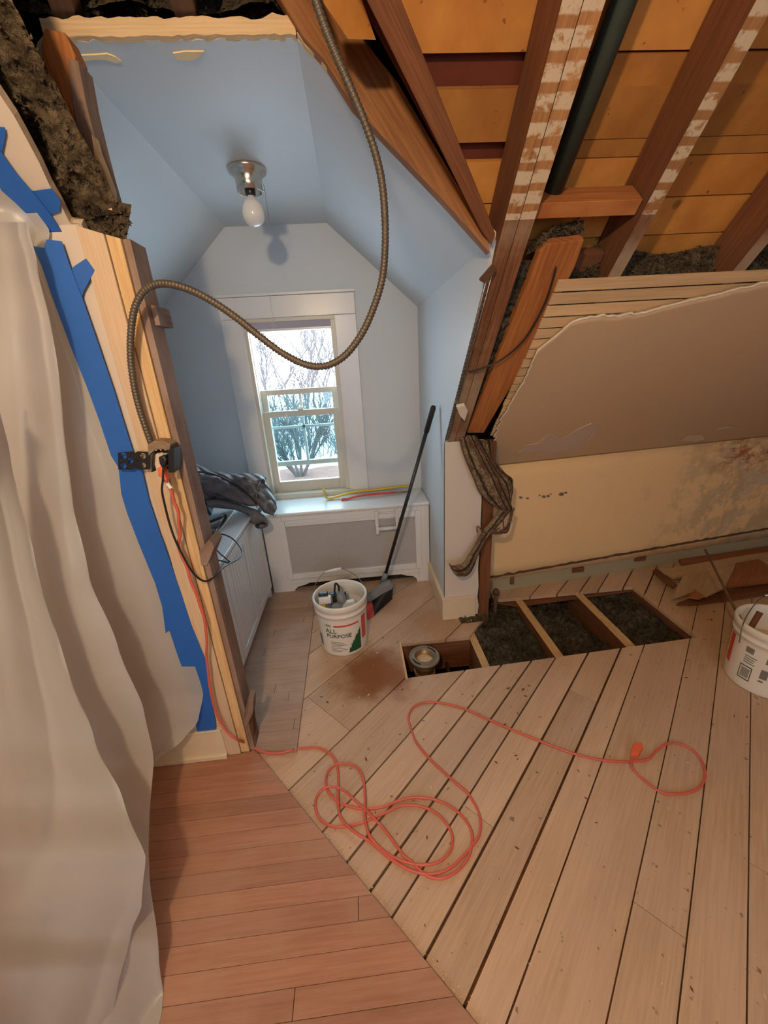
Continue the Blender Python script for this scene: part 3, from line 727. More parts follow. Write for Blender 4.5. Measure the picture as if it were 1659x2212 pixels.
# metal corner lath along the wall edge
m = MB(); hp = []
pa, pb = RS(XR-0.002, 0.03, -0.012), RS(XR-0.002, 0.93, -0.012)
N = 44
for i in range(N):
    a = pa.lerp(pb, i/N); b = pa.lerp(pb, (i+0.62)/N); w = Vector((0.013+0.003*nz((i, 0, 0)), 0, 0))
    m.prism([a-w*0.3, a+w, b+w, b-w*0.3], RN*0.003)
m.tube([pa, pb], 0.0025, 6); m.tube([pa+Vector((0.014, 0, 0)), pb+Vector((0.014, 0, 0))], 0.002, 6)
tag(m.build('corner_bead', M['steel']), 'slotted metal corner lath running up the raking edge of the alcove wall', 'metal lath')
m = MB(); pts = [PR(x, y, -0.02) for x, y in [(1036, 606), (1050, 590), (1066, 572), (1072, 582), (1060, 600), (1046, 612)]]
m.prism(pts, RN*0.01); tag(m.build('torn_metal_scrap', M['rust']), 'curled dark scrap of metal lath at the top of the corner strip', 'metal lath')
m = MB(); m.prism([PR(x, y, -0.03) for x, y in [(986, 880), (1004, 876), (1011, 888), (1004, 910), (994, 900), (990, 890)]], RN*0.018)
tag(m.build('plaster_chunk', M['plaster_white'], bev=0.002), 'small broken plaster chunk clinging to the foot of the raking edge', 'plaster chunk')
# wire crossing from rafter to rafter
m = MB(); m.tube(spline([RS(0.50, 0.50, -0.01), RS(0.56, 0.53, -0.02), RS(0.63, 0.575, -0.02), RS(0.69, 0.66, -0.012), RS(0.712, 0.80, -0.01), RS(0.70, 0.93, -0.008)], 8), 0.0035, 6)
tag(m.build('old_wire', M['black']), 'thin black wire looping across the doubled rafter to the sister board', 'wire')

# dangling metal lath with plaster, hung from the foot of the slope
ml = thing('dangling_metal_lath', PY(1030, 1200, 1.99), 'crumpled dark metal lath with plaster hanging from the ceiling edge over the cream column', 'metal lath')
def ribbon(name, A_, B_, ya, yb, mat='metallath', bulge=0.012, th=0.004):
    a = spline([PY(x, y, z) for (x, y), z in zip(A_, ya)], 8); b = spline([PY(x, y, z) for (x, y), z in zip(B_, yb)], 8)
    n = len(a)-1; m = MB()
    def f(u, v):
        i = min(n, int(round(v*n))); p = a[i].lerp(b[i], u)
        return p+Vector((0, -1, 0))*(math.sin(u*pi)*bulge+nz(p, 40)*0.006)
    m.grid(f, 10, n); return m.build(name, M[mat], ml, solid=th)
ribbon('lath_sheet', [(992, 945), (1003, 985), (1022, 1030), (1040, 1068), (1075, 1100)], [(1016, 940), (1036, 985), (1058, 1030), (1082, 1070), (1100, 1108)], [2.04, 2.0, 1.98, 1.97, 1.99], [2.03, 1.98, 1.95, 1.94, 1.97])
ribbon('lath_sheet', [(1008, 940), (1030, 985), (1052, 1030), (1072, 1072), (1088, 1105)], [(1028, 940), (1050, 985), (1075, 1030), (1090, 1065), (1105, 1095)], [2.02, 1.97, 1.94, 1.93, 1.96], [2.03, 1.99, 1.97, 1.96, 1.97])
ribbon('lath_sheet', [(1020, 950), (1042, 980), (1068, 1020), (1085, 1050), (1100, 1090)], [(1058, 950), (1064, 985), (1080, 1015), (1106, 1038), (1104, 1085)], [2.04, 2.01, 2.0, 2.0, 1.99], [2.06, 2.03, 2.02, 2.02, 1.99])
ribbon('lath_sheet', [(1078, 1098), (1058, 1128), (1040, 1150), (1020, 1185), (1000, 1215), (978, 1222), (971, 1218)], [(1106, 1100), (1085, 1125), (1058, 1158), (1035, 1195), (1015, 1238), (990, 1244), (974, 1228)], [1.98, 1.98, 1.99, 1.98, 1.95, 1.92, 1.90], [1.98, 1.98, 1.99, 1.99, 1.96, 1.92, 1.90], bulge=0.02)
ribbon('lath_sheet', [(1104, 1095), (1098, 1120), (1090, 1140), (1062, 1148)], [(1110, 1097), (1104, 1125), (1095, 1150), (1064, 1154)], [1.98]*4, [1.98]*4, bulge=0.003)
for k, (L, yy) in enumerate([([(992, 945), (1003, 985), (1022, 1030), (1038, 1066), (1060, 1080)], 1.975), ([(1012, 942), (1034, 985), (1056, 1030), (1076, 1070), (1092, 1108)], 1.94), ([(1026, 945), (1050, 985), (1074, 1028), (1090, 1060), (1104, 1092)], 1.93), ([(1060, 950), (1066, 990), (1090, 1022), (1107, 1038), (1101, 1070), (1105, 1096), (1111, 1100)], 1.99), ([(1085, 1110), (1088, 1140), (1086, 1152), (1062, 1152), (1080, 1140), (1060, 1150)], 1.97), ([(1031, 1150), (1030, 1140), (1034, 1138), (1045, 1150), (1060, 1148)], 1.97), ([(971, 1218), (980, 1235), (995, 1244), (1010, 1238), (1020, 1222), (1040, 1180)], 1.90)]):
    m = MB(); m.tube(spline([PY(x, y, yy) for x, y in L], 8), 0.0038, 6); m.build('lath_wire', M['rust'], ml)

# small capped pipe at the stud foot
m = MB(); p = Vector((0.835, 2.13, 0)); m.tube([p+Vector((0, 0, -0.16)), p+Vector((0, 0, 0.10))], 0.012, 14); m.lathe(p+Vector((0, 0, 0.09)), [(0.012, 0), (0.020, 0.0), (0.020, 0.028), (0.014, 0.038), (0, 0.04)], 14)
tag(m.build('capped_pipe', M['rust']), 'short capped iron pipe standing in the floor hole beside the brown stud', 'pipe')

# ================================================================ FLOOR HOLES
jl = [(0.583, 0.622, 'floor joist between the flange opening and the large floor hole'), (1.000, 1.045, 'splintery floor joist on the left side of the large hole'), (1.425, 1.475, 'splintery floor joist in the middle of the large hole'), (1.838, 1.88, 'floor joist at the right end of the large hole')]
for a, b, lab in jl:
    m = MB(); m.box((a, 1.30, -0.24), (b, 2.60, -0.0225), ud=(0, 1, 0), mi=1)
    # rough lighter top
    N = 40; m.grid(lambda u, v, a=a, b=b: (lerp(a-0.002, b+0.002, u), lerp(1.55, 2.26, v), -0.021+nz((u*3, v*40, a))*0.004+0.003), 3, N, 0)
    tag(m.build('floor_joist', [M['newpine'], M['fir']]), lab, 'joist')
for a, b, z, lab in ((0.624, 0.998, -0.075, 'dirty grey insulation filling the left bay of the large floor hole'), (1.047, 1.423, -0.10, 'dirty grey insulation sunk in the middle bay of the large floor hole'), (1.477, 1.836, -0.07, 'dusty lumpy insulation in the right bay of the large floor hole')):
    fluff('floor_insulation', lambda u, v, a=a, b=b, z=z: (lerp(a, b, u), lerp(1.35, 2.5, v), z-(0.10*max(0, 1-math.hypot((u-0.95)/0.35, (v-0.68)/0.4)) if a > 1.0 and a < 1.2 else 0)), 60, 120, 0.05, lab, 'insuld', dirn=(0, 0, 1), sc=9)
m = MB(); m.box((0.12, 1.3, -0.24), (0.166, 2.3, -0.0225), ud=(0, 1, 0)); m.box((0.166, 1.855, -0.22), (0.583, 1.90, -0.0225), ud=(1, 0, 0)); 
tag(m.build('hole_header', M['fir']), 'brown joist and header framing the toilet flange opening', 'joist')
m = MB(); m.box((0.158, 1.575, -0.0215), (0.169, 1.86, 0.002), ud=(0, 1, 0)); tag(m.build('edge_strip', M['newpine']), 'pale sawn edge strip left of the toilet flange opening', 'wood strip')
# closet flange on its pipe
fx, fy = 0.285, 1.735
fl = thing('closet_flange', (fx, fy, -0.20), 'round cast-iron toilet flange standing on a brass-coloured pipe in the small square hole', 'flange')
m = MB(); m.lathe((fx, fy, 0), [(0.052, -0.012), (0.052, 0.0), (0.060, 0.004), (0.064, -0.003), (0.075, -0.003), (0.080, 0.001), (0.086, -0.002), (0.087, -0.014), (0.080, -0.018), (0.055, -0.022), (0.052, -0.03), (0.050, -0.012)], 48); m.build('flange_ring', M['castiron'], fl)
m = MB(); m.lathe((fx, fy, 0), [(0.050, -0.004), (0.047, -0.004), (0.046, -0.10), (0.052, -0.10), (0.060, -0.095), (0.060, -0.13), (0.054, -0.135), (0.054, -0.20)], 36)
m.lathe((fx, fy, 0), [(0.054, -0.02), (0.056, -0.05), (0.060, -0.055), (0.060, -0.07), (0.054, -0.075), (0.054, -0.20)], 36)
m.build('pipe_neck', plain('brass_pipe', (0.30, 0.20, 0.10), 0.45, 0.6, var=0.3), fl)
m = MB(); m.lathe((fx, fy, 0), [(0, -0.03), (0.047, -0.03)], 30); m.build('rag_plug', M['plaster'], fl)
for a in (0.3, 3.4):
    m = MB()
    m.tube([(fx+math.cos(a+t*0.1)*0.069, fy+math.sin(a+t*0.1)*0.069, 0.0) for t in range(9)], 0.0035, 6); m.build('bolt_slot', M['blackmetal'], fl)
m = MB(); m.tube([(0.42, 1.60, -0.18), (0.44, 1.86, -0.18)], 0.012, 10); tag(m.build('supply_pipe', M['steel']), 'thin grey pipe low in the flange opening, right of the flange', 'pipe')
# mortar rubble by the stud foot
fluff('rubble', lambda u, v: (lerp(0.56, 0.74, u), lerp(1.98, 2.09, v), 0.004), 24, 16, 0.012, 'crumbled plaster rubble on the floor between the column baseboard and the stud', 'insul', dirn=(0, 0, 1), sc=18)

# ================================================================ WINDOW
CAS0, CAS1, CZ = -0.80, 0.065, 2.0
wf = struct(MB().box((CAS0, YW-0.022, 0.66), (wx0+0.05, YW, 1.862), (0, 0, 1)).box((wx1-0.045, YW-0.022, 0.66), (CAS1, YW, 1.862), (0, 0, 1)).box((CAS0, YW-0.024, 1.8625), (CAS1, YW, CZ-0.013), (1, 0, 0)).box((CAS0-0.004, YW-0.03, CZ-0.012), (CAS1+0.004, YW, CZ+0.006)).build('window_1', M['white'], bev=0.003))
m = MB()
for xa, xb in ((wx0+0.028, wx0+0.074), (wx1-0.074, wx1-0.028)): m.box((xa, YW-0.01, 0.673), (xb, YW+0.14, 1.8395))
m.box((wx0+0.02, YW-0.01, 1.84), (wx1-0.02, YW+0.14, 1.89)); m.box((wx0+0.02, YW-0.03, 0.635), (wx1-0.02, YW+0.16, 0.672))
m.box((wx0+0.066, YW+0.03, 0.64), (wx0+0.078, YW+0.045, 1.86)); m.box((wx1-0.078, YW+0.03, 0.64), (wx1-0.066, YW+0.045, 1.86))
m.build('window_frame', M['vinyl'], wf, bev=0.002)
def sash(z0, z1, y, nm, rb, rt, st, mun=False, x0=wx0+0.07, x1=wx1-0.07, mat='glass'):
    m = MB(); m.box((x0, y, z0), (x0+st, y+0.032, z1)); m.box((x1-st, y, z0), (x1, y+0.032, z1)); m.box((x0+st, y, z0), (x1-st, y+0.032, z0+rb)); m.box((x0+st, y, z1-rt), (x1-st, y+0.032, z1))
    s = m.build(nm, M['vinyl'], wf, bev=0.002)
    g = MB(); g.box((x0+st, y+0.014, z0+rb), (x1-st, y+0.017, z1-rt)); g.build('glass_pane', M[mat], s)
    if mun:
        c = (x0+x1)/2; zc = z0+(z1-z0)*0.52; mm = MB(); mm.box((c-0.009, y+0.008, z0+rb), (c+0.009, y+0.024, z1-rt)); mm.box((x0+st, y+0.008, zc-0.009), (x1-st, y+0.024, zc+0.009)); mm.build('muntin', M['white'], s)
    return s
sash(0.672, 1.270, YW+0.045, 'lower_sash', 0.078, 0.042, 0.05, mat='glass')
sash(0.86, 1.415, YW+0.085, 'upper_sash', 0.036, 0.036, 0.045, mun=True, mat='glass2')
m = MB(); m.box((-0.395, YW+0.03, 1.268), (-0.355, YW+0.075, 1.282)); m.tube([(-0.40, YW+0.05, 1.284), (-0.35, YW+0.05, 1.284)], 0.006, 8); m.build('sash_lock', M['vinyl'], wf, bev=0.002)
m = MB(); m.box((wx0+0.03, YW-0.006, 1.795), (wx1-0.03, YW+0.035, 1.862)); bl = m.build('blind', M['shade'], wf, bev=0.003)
m = MB(); m.box((wx0+0.03, YW-0.008, 1.785), (wx1-0.03, YW+0.037, 1.800)); m.build('blind_rail', M['white'], wf, bev=0.002)
a_ = PY(591, 600, YW-0.05); b_ = PY(633, 905, YW-0.02)
m = MB(); m.tube([(-0.468, YW-0.03, 2.02), (-0.468, YW-0.03, 1.26)], 0.0009, 5); m.lathe((-0.468, YW-0.03, 1.19), [(0, 0), (0.007, 0.002), (0.009, 0.03), (0.006, 0.06), (0.001, 0.075)], 12)
m.build('blind_cord', M['white'], wf)

# outdoors
m = MB(); m.grid(lambda u, v: (lerp(-60, 60, u), lerp(3.2, 90, v), -3.0), 4, 4); go = struct(m.build('ground', M['snow'])); 
m = MB(); m.grid(lambda u, v: (lerp(-14, 12, u)+0.5*nz((v*9, u*9, 0)), lerp(12.5, 18.6+0.5*nz((u*30, 2, 0)), v), -2.97), 60, 6); struct(m.build('ground_mulch', M['mulch']))
def tree(name, x, y, h, seed, mat, label, mul=0, spread=0.6, r0=0.06, depth=5, lean=0.1, gz=-3.0):
    rnd = random.Random(seed); m = MB()
    def br(p, d, L, r, k):
        pts = [p]; q = p
        for i in range(3):
            d = (d+Vector((rnd.uniform(-1, 1), rnd.uniform(-1, 1), rnd.uniform(-0.5, 0.9)))*0.14).normalized(); q = q+d*(L/3); pts.append(q)
        m.tube(pts, [r, r*0.9, r*0.8, r*0.68], 4 if k < depth-1 else 5, cap=False)
        if k > 0:
            for c in range(3 if k > 1 else 3):
                nd = (d+Vector((rnd.uniform(-1, 1), rnd.uniform(-1, 1), rnd.uniform(-0.3, 0.8)))*spread).normalized()
                br(pts[rnd.choice((1, 2, 3, 3))], nd, L*rnd.uniform(0.6, 0.85), r*0.62, k-1)
    n = max(1, mul)
    for i in range(n):
        a = 2*pi*i/n; dv = Vector((math.cos(a)*spread*(n > 1), math.sin(a)*spread*(n > 1), 1)).normalized()
        br(Vector((x, y, gz))+Vector((math.cos(a), math.sin(a), 0))*0.15*(n > 1), dv, h*0.34, r0, depth-1)
    return tag(m.build(name, M[mat], rc=False), label, 'tree' if n == 1 else 'shrub', 'bare winter trees beyond the window' if n == 1 else None)
tree('bare_shrub', -2.62, 17.2, 4.5, 3, 'bark', 'large many-stemmed leafless shrub in the snow below the window', 9, 0.62, 0.07, 5)
for i, (x, y, h) in enumerate([(-6.2, 27, 9), (-4.6, 30, 10), (-3.4, 26, 9), (-2.2, 31, 10), (-1.2, 27, 9), (0.4, 30, 10), (-5.2, 24, 7), (-2.8, 23.5, 8), (-1.9, 25, 8), (-6.6, 32, 10)]):
    tree('bare_tree', x, y, h, 20+i, 'bark_far', ['bare grey winter tree '+w for w in ('farthest left beyond the window', 'second from the left among the tall ones beyond the window', 'with a forked crown behind the big shrub', 'rising straight behind the sash lock', 'right of the centre of the upper pane', 'farthest right beyond the window', 'low one at the left of the upper pane', 'nearest the window behind the shrub', 'slender one nearest the right jamb', 'most distant at the far left')][i], 0, 0.75, 0.085, 6)
m = MB(); rnd = random.Random(5)
for i in range(500):
    c = Vector((-6.2+rnd.gauss(0, 1.2), 22+rnd.gauss(0, .6), -3+abs(rnd.gauss(0, 1.3)))); d = Vector((rnd.uniform(-1, 1), rnd.uniform(-1, 1), rnd.uniform(0, 1)))*0.35
    m.tube([c, c+d], [0.04, 0.005], 4, cap=False)
tag(m.build('evergreen_bush', M['evergreen'], rc=False), 'dark green evergreen bush left of the big leafless shrub outside', 'bush')
m = MB(); rnd = random.Random(11)
for i in range(420):
    x = rnd.uniform(-9, 2); c = Vector((x, rnd.uniform(20.5, 26), -3)); h = rnd.uniform(0.8, 3.8); d = Vector((rnd.uniform(-0.5, 0.5), 0, 1))*h
    m.tube([c, c+d*0.5+Vector((rnd.uniform(-.2, .2), 0, 0)), c+d], [0.022, 0.015, 0.006], 4, cap=False)
tag(m.build('brushwood', M['bark_far'], rc=False), 'thicket of thin bare brush standing behind the big shrub outside', 'brush', None, 'stuff')


# ================================================================ RADIATOR COVER
yc = 2.52
rc_ = thing('radiator_cover', (-0.11, 2.68, 0.018), 'white radiator cover with grey mesh panel below the window', 'radiator cover')
m = MB(); m.box((-0.70, 2.502, 0.612), (0.473, 2.848, 0.636)); m.build('top_board', M['white'], rc_, bev=0.008)
m = MB()
x0, x1, za, zb = -0.575, 0.408, 0.075, 0.600
m.box((-0.69, yc, 0.0), (x0+0.02, yc+0.018, 0.612)); m.box((x1-0.02, yc, 0.0), (0.470, yc+0.018, 0.612)); m.box((x0+0.0205, yc, 0.56), (x1-0.0205, yc+0.018, 0.612)); m.box((x0+0.0205, yc, za), (x1-0.0205, yc+0.018, 0.14))
m.build('front_frame', M['creamtrim' if False else 'white'], rc_, bev=0.003)
m = MB(); a0, a1, b0, b1 = -0.575, 0.410, 0.122, 0.578
for q in (((a0, 0, b0), (a0+0.042, 0, b1)), ((a1-0.042, 0, b0), (a1, 0, b1)), ((a0+0.0425, 0, b0), (a1-0.0425, 0, b0+0.042)), ((a0+0.0425, 0, b1-0.042), (a1-0.0425, 0, b1))):
    m.box((q[0][0], yc-0.016, q[0][2]), (q[1][0], yc+0.004, q[1][2]))
m.build('panel_moulding', M['white'], rc_, bev=0.003)
m = MB(); m.box((a0+0.03, yc-0.001, b0+0.03), (a1-0.03, yc+0.003, b1-0.03)); m.build('mesh_panel', M['mesh'], rc_)
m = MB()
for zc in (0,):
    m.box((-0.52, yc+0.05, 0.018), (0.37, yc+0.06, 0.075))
m.build('gap_shade', M['dark'], rc_)  # near-black board behind the cut-out stands in for the shade under the cover
# sweeping corners of the lower cut-out
for sx, xx in ((1, -0.575+0.02), (-1, 0.408-0.02)):
    pts = [(xx+sx*0.0005, yc, 0.0), (xx+sx*0.012, yc, 0.0), (xx+sx*0.020, yc, 0.030), (xx+sx*0.045, yc, 0.052), (xx+sx*0.09, yc, 0.060), (xx+sx*0.13, yc, 0.0745), (xx+sx*0.0005, yc, 0.0745)]
    MB().prism(pts, (0, 0.018, 0)).build('corner_bracket', M['white'], rc_)
# white folding rack on the cover
rk_ = thing('wall_rack', (0.17, 2.50, 0.43), 'small white folding towel bracket screwed to the radiator cover front', 'bracket')
for xx in (0.098, 0.240):
    MB().box((xx-0.012, yc-0.030, 0.50), (xx+0.012, yc-0.008, 0.600)).build('side_arm', M['white'], rk_, bev=0.004)
    MB().box((xx-0.011, yc-0.045, 0.435), (xx+0.011, yc-0.012, 0.510)).build('swing_arm', M['white'], rk_, bev=0.004)
MB().tube([(0.098, yc-0.02, 0.582), (0.24, yc-0.02, 0.582)], 0.005, 10).build('thin_bar', M['white'], rk_)
MB().tube([(0.098, yc-0.02, 0.548), (0.24, yc-0.02, 0.548)], 0.004, 10).build('thin_bar', M['white'], rk_)
MB().tube([(0.105, yc-0.036, 0.472), (0.235, yc-0.036, 0.472)], 0.014, 14).build('roller', M['white'], rk_)

# ================================================================ CABINET
cx1, cy0, cy1, cz = -0.69, 1.352, 2.50, 0.725
cb_ = thing('beadboard_cabinet', (-0.95, 1.93, 0.018), 'low white beadboard cabinet with doors along the left alcove wall', 'cabinet')
MB().box((-1.222, cy0, 0.085), (cx1-0.02, cy1, cz-0.022)).box((-1.222, cy0, 0.018), (cx1-0.05, cy1, 0.09)).box((cx1-0.05, cy1-0.035, 0.018), (cx1-0.012, cy1, 0.09)).build('body', M['white'], cb_)
MB().box((-1.223, cy0, cz-0.022), (cx1+0.012, cy1+0.015, cz)).build('top', M['white'], cb_, bev=0.004)
for k, (a, b) in enumerate(((1.36, 1.72), (1.725, 2.10), (2.105, 2.475))):
    m = MB(); m.box((cx1-0.02, a, 0.10), (cx1-0.002, b, 0.685)); nb = 6
    d = m.build('door', M['white'], cb_, bev=0.002)
    m = MB(); fw = 0.045
    for j in range(8):
        y = a+fw+(b-a-2*fw)*j/7; m.box((cx1-0.003, y-0.003, 0.10+fw), (cx1-0.0002, y+0.003, 0.685-fw))
    m.build('bead', M['white'], d, bev=0.0012)
    m = MB(); m.box((cx1-0.002, a, 0.10), (cx1+0.004, a+fw, 0.685)); m.box((cx1-0.002, b-fw, 0.10), (cx1+0.004, b, 0.685)); m.box((cx1-0.002, a+fw+0.0005, 0.10), (cx1+0.004, b-fw-0.0005, 0.10+fw)); m.box((cx1-0.002, a+fw+0.0005, 0.685-fw), (cx1+0.004, b-fw-0.0005, 0.685)); m.build('door_frame', M['white'], d, bev=0.002)

# ---- inflated silhouette helper (a closed cushion with real thickness)
def inside(p, poly):
    c = False; j = len(poly)-1
    for i in range(len(poly)):
        xi, yi = poly[i]; xj, yj = poly[j]
        if (yi > p[1]) != (yj > p[1]) and p[0] < (xj-xi)*(p[1]-yi)/(yj-yi)+xi: c = not c
        j = i
    return c
def edist(p, poly):
    best = 1e9
    for i in range(len(poly)):
        a = Vector(poly[i]); b = Vector(poly[(i+1) % len(poly)]); ab = b-a
        t = max(0, min(1, (Vector(p)-a).dot(ab)/max(ab.length_squared, 1e-9))); best = min(best, (Vector(p)-a-ab*t).length)
    return best
def puff(poly, fpos, thick, step, R, wrinkle=0.0, wsc=20):
    """poly in pixel coords, fpos(px,py)->base point, thickness toward the viewer and away from it"""
    m = MB(); xs = [p[0] for p in poly]; ys = [p[1] for p in poly]; ids = {}
    nx = int((max(xs)-min(xs))/step)+2; ny = int((max(ys)-min(ys))/step)+2
    cells = set()
    for i in range(nx):
        for j in range(ny):
            c = (min(xs)+(i+0.5)*step, min(ys)+(j+0.5)*step)
            if inside(c, poly): cells.add((i, j))
    def vert(i, j, sgn):
        k = (i, j, sgn)
        if k in ids: return ids[k]
        edge = not all((i-a, j-b) in cells for a in (0, 1) for b in (0, 1))
        q = (min(xs)+i*step, min(ys)+j*step); d = edist(q, poly) if not edge else 0
        h = 0 if edge else thick*math.sqrt(max(0, 1-(1-min(1, d/R))**2))
        if edge:
            # snap to the outline
            bd = 1e9; bp = q
            for a_i in range(len(poly)):
                a = Vector(poly[a_i]); b = Vector(poly[(a_i+1) % len(poly)]); ab = b-a
                t = max(0, min(1, (Vector(q)-a).dot(ab)/max(ab.length_squared, 1e-9))); c = a+ab*t
                if (Vector(q)-c).length < bd: bd = (Vector(q)-c).length; bp = (c.x, c.y)
            q = bp; kk = (i, j, 0)
            if kk in ids: ids[k] = ids[kk]; return ids[k]
            p = fpos(*q); m.v.append(p); ids[kk] = ids[k] = len(m.v)-1; return ids[k]
        p = fpos(*q); vd = (CAM-p).normalized()
        w = nz(p, wsc)*wrinkle*(h/thick)
        m.v.append(p+Vector((0, -1, 0.25)).normalized()*sgn*(h+w)); ids[k] = len(m.v)-1; return ids[k]
    for (i, j) in cells:
        for sgn in (1, -1):
            q = [vert(i, j, sgn), vert(i+1, j, sgn), vert(i+1, j+1, sgn), vert(i, j+1, sgn)]
            q2 = []
            for a in q:
                if a not in q2: q2.append(a)
            if len(q2) >= 3: m.face(q2, None, 0, True)
    return m
c1 = lambda L: [(250+x/4.147, 850+y/4.147) for x, y in L]
jk = thing('puffer_jacket', PY(500, 1090, 2.3), 'crumpled grey quilted jacket slung over the far end of the white cabinet', 'jacket')
jy = lambda x, y: PY(x, y, 2.30+0.0009*(x-450)-0.0002*(y-1020))
puff(c1([(640, 640), (690, 612), (740, 640), (850, 685), (950, 705), (1060, 718), (1150, 712), (1250, 716), (1320, 735), (1352, 760), (1340, 790), (1380, 850), (1430, 950), (1446, 1030), (1410, 1095), (1340, 1070), (1290, 1010), (1200, 990), (1100, 985), (1000, 960), (870, 980), (850, 1110), (790, 1150), (700, 1100), (650, 900)]), jy, 0.075, 2.6, 17, 0.03, 26).build('body', M['jacket'], jk)
puff(c1([(720, 720), (850, 700), (960, 720), (1120, 800), (1240, 880), (1290, 930), (1290, 985), (1200, 985), (1050, 930), (930, 880), (860, 860), (800, 820)]), lambda x, y: jy(x, y)+Vector((0, -0.055, 0.0)), 0.04, 2.4, 12, 0.02, 26).build('collar_flap', M['jacket_plain'], jk)
puff(c1([(850, 905), (960, 900), (1150, 950), (1290, 1000), (1360, 1060), (1388, 1110), (1380, 1145), (1340, 1163), (1280, 1145), (1230, 1100), (1205, 1040), (1100, 1000), (980, 985), (860, 975)]), lambda x, y: jy(x, y)+Vector((0, -0.075, -0.005)), 0.045, 2.2, 10, 0.018, 30).build('sleeve', M['jacket_plain'], jk)
m = MB(); q = jy(*c1([(1330, 1130)])[0])+Vector((0, -0.105, 0)); m.lathe(q, [(0, 0.0), (0.030, 0.0), (0.034, -0.006)], 20, axis=(0.3, -0.8, -0.6)); m.build('cuff', M['black'], jk)
m = MB(); m.tube(spline([jy(*p)+Vector((0, -0.085, 0.01)) for p in c1([(1325, 770), (1300, 830), (1290, 900), (1305, 960), (1290, 1000)])], 6), 0.004, 6); m.build('zip', M['steel'], jk)
m = MB(); m.tube(spline([jy(*p)+Vector((0, -0.09, 0.012)) for p in c1([(700, 680), (850, 690), (980, 725), (1120, 800), (1220, 880), (1290, 960)])], 6), 0.005, 6); m.build('hem_binding', M['black'], jk)
q = PY(*c1([(1335, 765)])[0], 2.33); m = MB(); m.box(q+Vector((-0.012, -0.06, -0.012)), q+Vector((0.012, -0.04, 0.012))); m.build('hood_toggle', M['black'], jk, bev=0.004)
# white tray and tools on the cabinet
tp = lambda x, y, z=cz: PZ(*c1([(x, y)])[0], z)
m = MB(); o_ = [tp(820, 1010, cz+0.02), tp(930, 985, cz+0.02), tp(1040, 1000, cz+0.02), tp(1060, 1050, cz+0.02), tp(1000, 1130, cz+0.02), tp(900, 1240, cz+0.02), tp(800, 1270, cz+0.02)]
m.prism([(p.x, p.y, cz+0.001) for p in o_], (0, 0, 0.018)); tag(m.build('plastic_tray', M['white'], bev=0.006), 'white plastic tray on the cabinet top beside the jacket', 'tray')
it = thing('black_power_tool', (tp(880, 1300).x, tp(880, 1300).y, cz), 'black handheld tool with a looped grip lying on the near end of the cabinet', 'tool')
b0 = tp(880, 1300)
m = MB(); g = spline([tp(790, 1170, cz+0.05), tp(870, 1140, cz+0.07), tp(940, 1110, cz+0.075), tp(972, 1085, cz+0.075), tp(985, 1110, cz+0.06), tp(950, 1170, cz+0.035), tp(900, 1225, cz+0.025), tp(860, 1260, cz+0.03)], 8); m.tube(g, 0.008, 10); m.build('grip_loop', M['black'], it)
m = MB(); m.tube([tp(800, 1200, cz+0.03), tp(880, 1190, cz+0.032), tp(930, 1150, cz+0.04)], [0.018, 0.016, 0.008], 12); m.build('shell', M['grey'], it)
m = MB(); m.tube([tp(835, 1240, cz+0.03), tp(865, 1275, cz+0.03), tp(905, 1310, cz+0.026)], [0.016, 0.024, 0.018], 14); m.build('motor', M['black'], it, bev=0.002)
m = MB(); m.lathe(tp(885, 1335, cz+0.012), [(0, 0.012), (0.016, 0.012), (0.018, 0), (0, -0.004)], 16); m.build('dial', M['steel'], it)

# ================================================================ PRY BARS
def bar(name, col, pts, w, label, hook):
    m = MB(); p = spline(pts, 8); m.tube(p, w, 8, flat=0.55)
    t = thing(name, (pts[0][0], pts[0][1], 0.636), label, 'pry bar'); m.build('shaft', M[col], t)
    m = MB(); m.tube(spline(hook, 6), [w*1.0]*(len(hook)*6-6)+[w*0.35], 8, flat=0.5); m.build('claw', M[col], t); return t
zt = 0.636
y1_, y2_ = PZ(715, 1076, zt+0.012), PZ(880, 1053, zt+0.02)
t = bar('pry_bar', 'yellow', [y1_, y1_.lerp(y2_, 0.15)+Vector((0, 0, 0.012)), y1_.lerp(y2_, 0.3)+Vector((0, 0, 0.022)), y1_.lerp(y2_, 0.6)+Vector((0, 0, 0.018)), y2_+Vector((0, 0, 0.012)), y2_+Vector((0.02, 0, -0.008))], 0.016, 'longer yellow pry bar lying on the radiator cover nearest the window', [y1_, y1_+Vector((-0.03, 0, 0.005)), y1_+Vector((-0.042, 0, 0.035)), y1_+Vector((-0.047, 0.0, 0.075))])
y1_, y2_ = PZ(748, 1078, zt+0.008), PZ(880, 1062, zt+0.012)
t2 = bar('pry_bar', 'red', [y1_, y1_.lerp(y2_, 0.2)+Vector((0, 0, 0.012)), y1_.lerp(y2_, 0.5)+Vector((0, 0, 0.012)), y1_.lerp(y2_, 0.78)+Vector((0, 0, 0.006))], 0.013, 'shorter red pry bar with grey tip in front of the yellow one', [y1_, y1_+Vector((-0.025, -0.005, 0.004)), y1_+Vector((-0.03, -0.01, -0.008)), y1_+Vector((-0.018, -0.015, -0.004))])
m = MB(); m.tube([y1_.lerp(y2_, 0.78)+Vector((0, 0, 0.006)), y2_], [0.013, 0.009], 8, flat=0.55); m.build('bare_tip', M['steel'], t2)

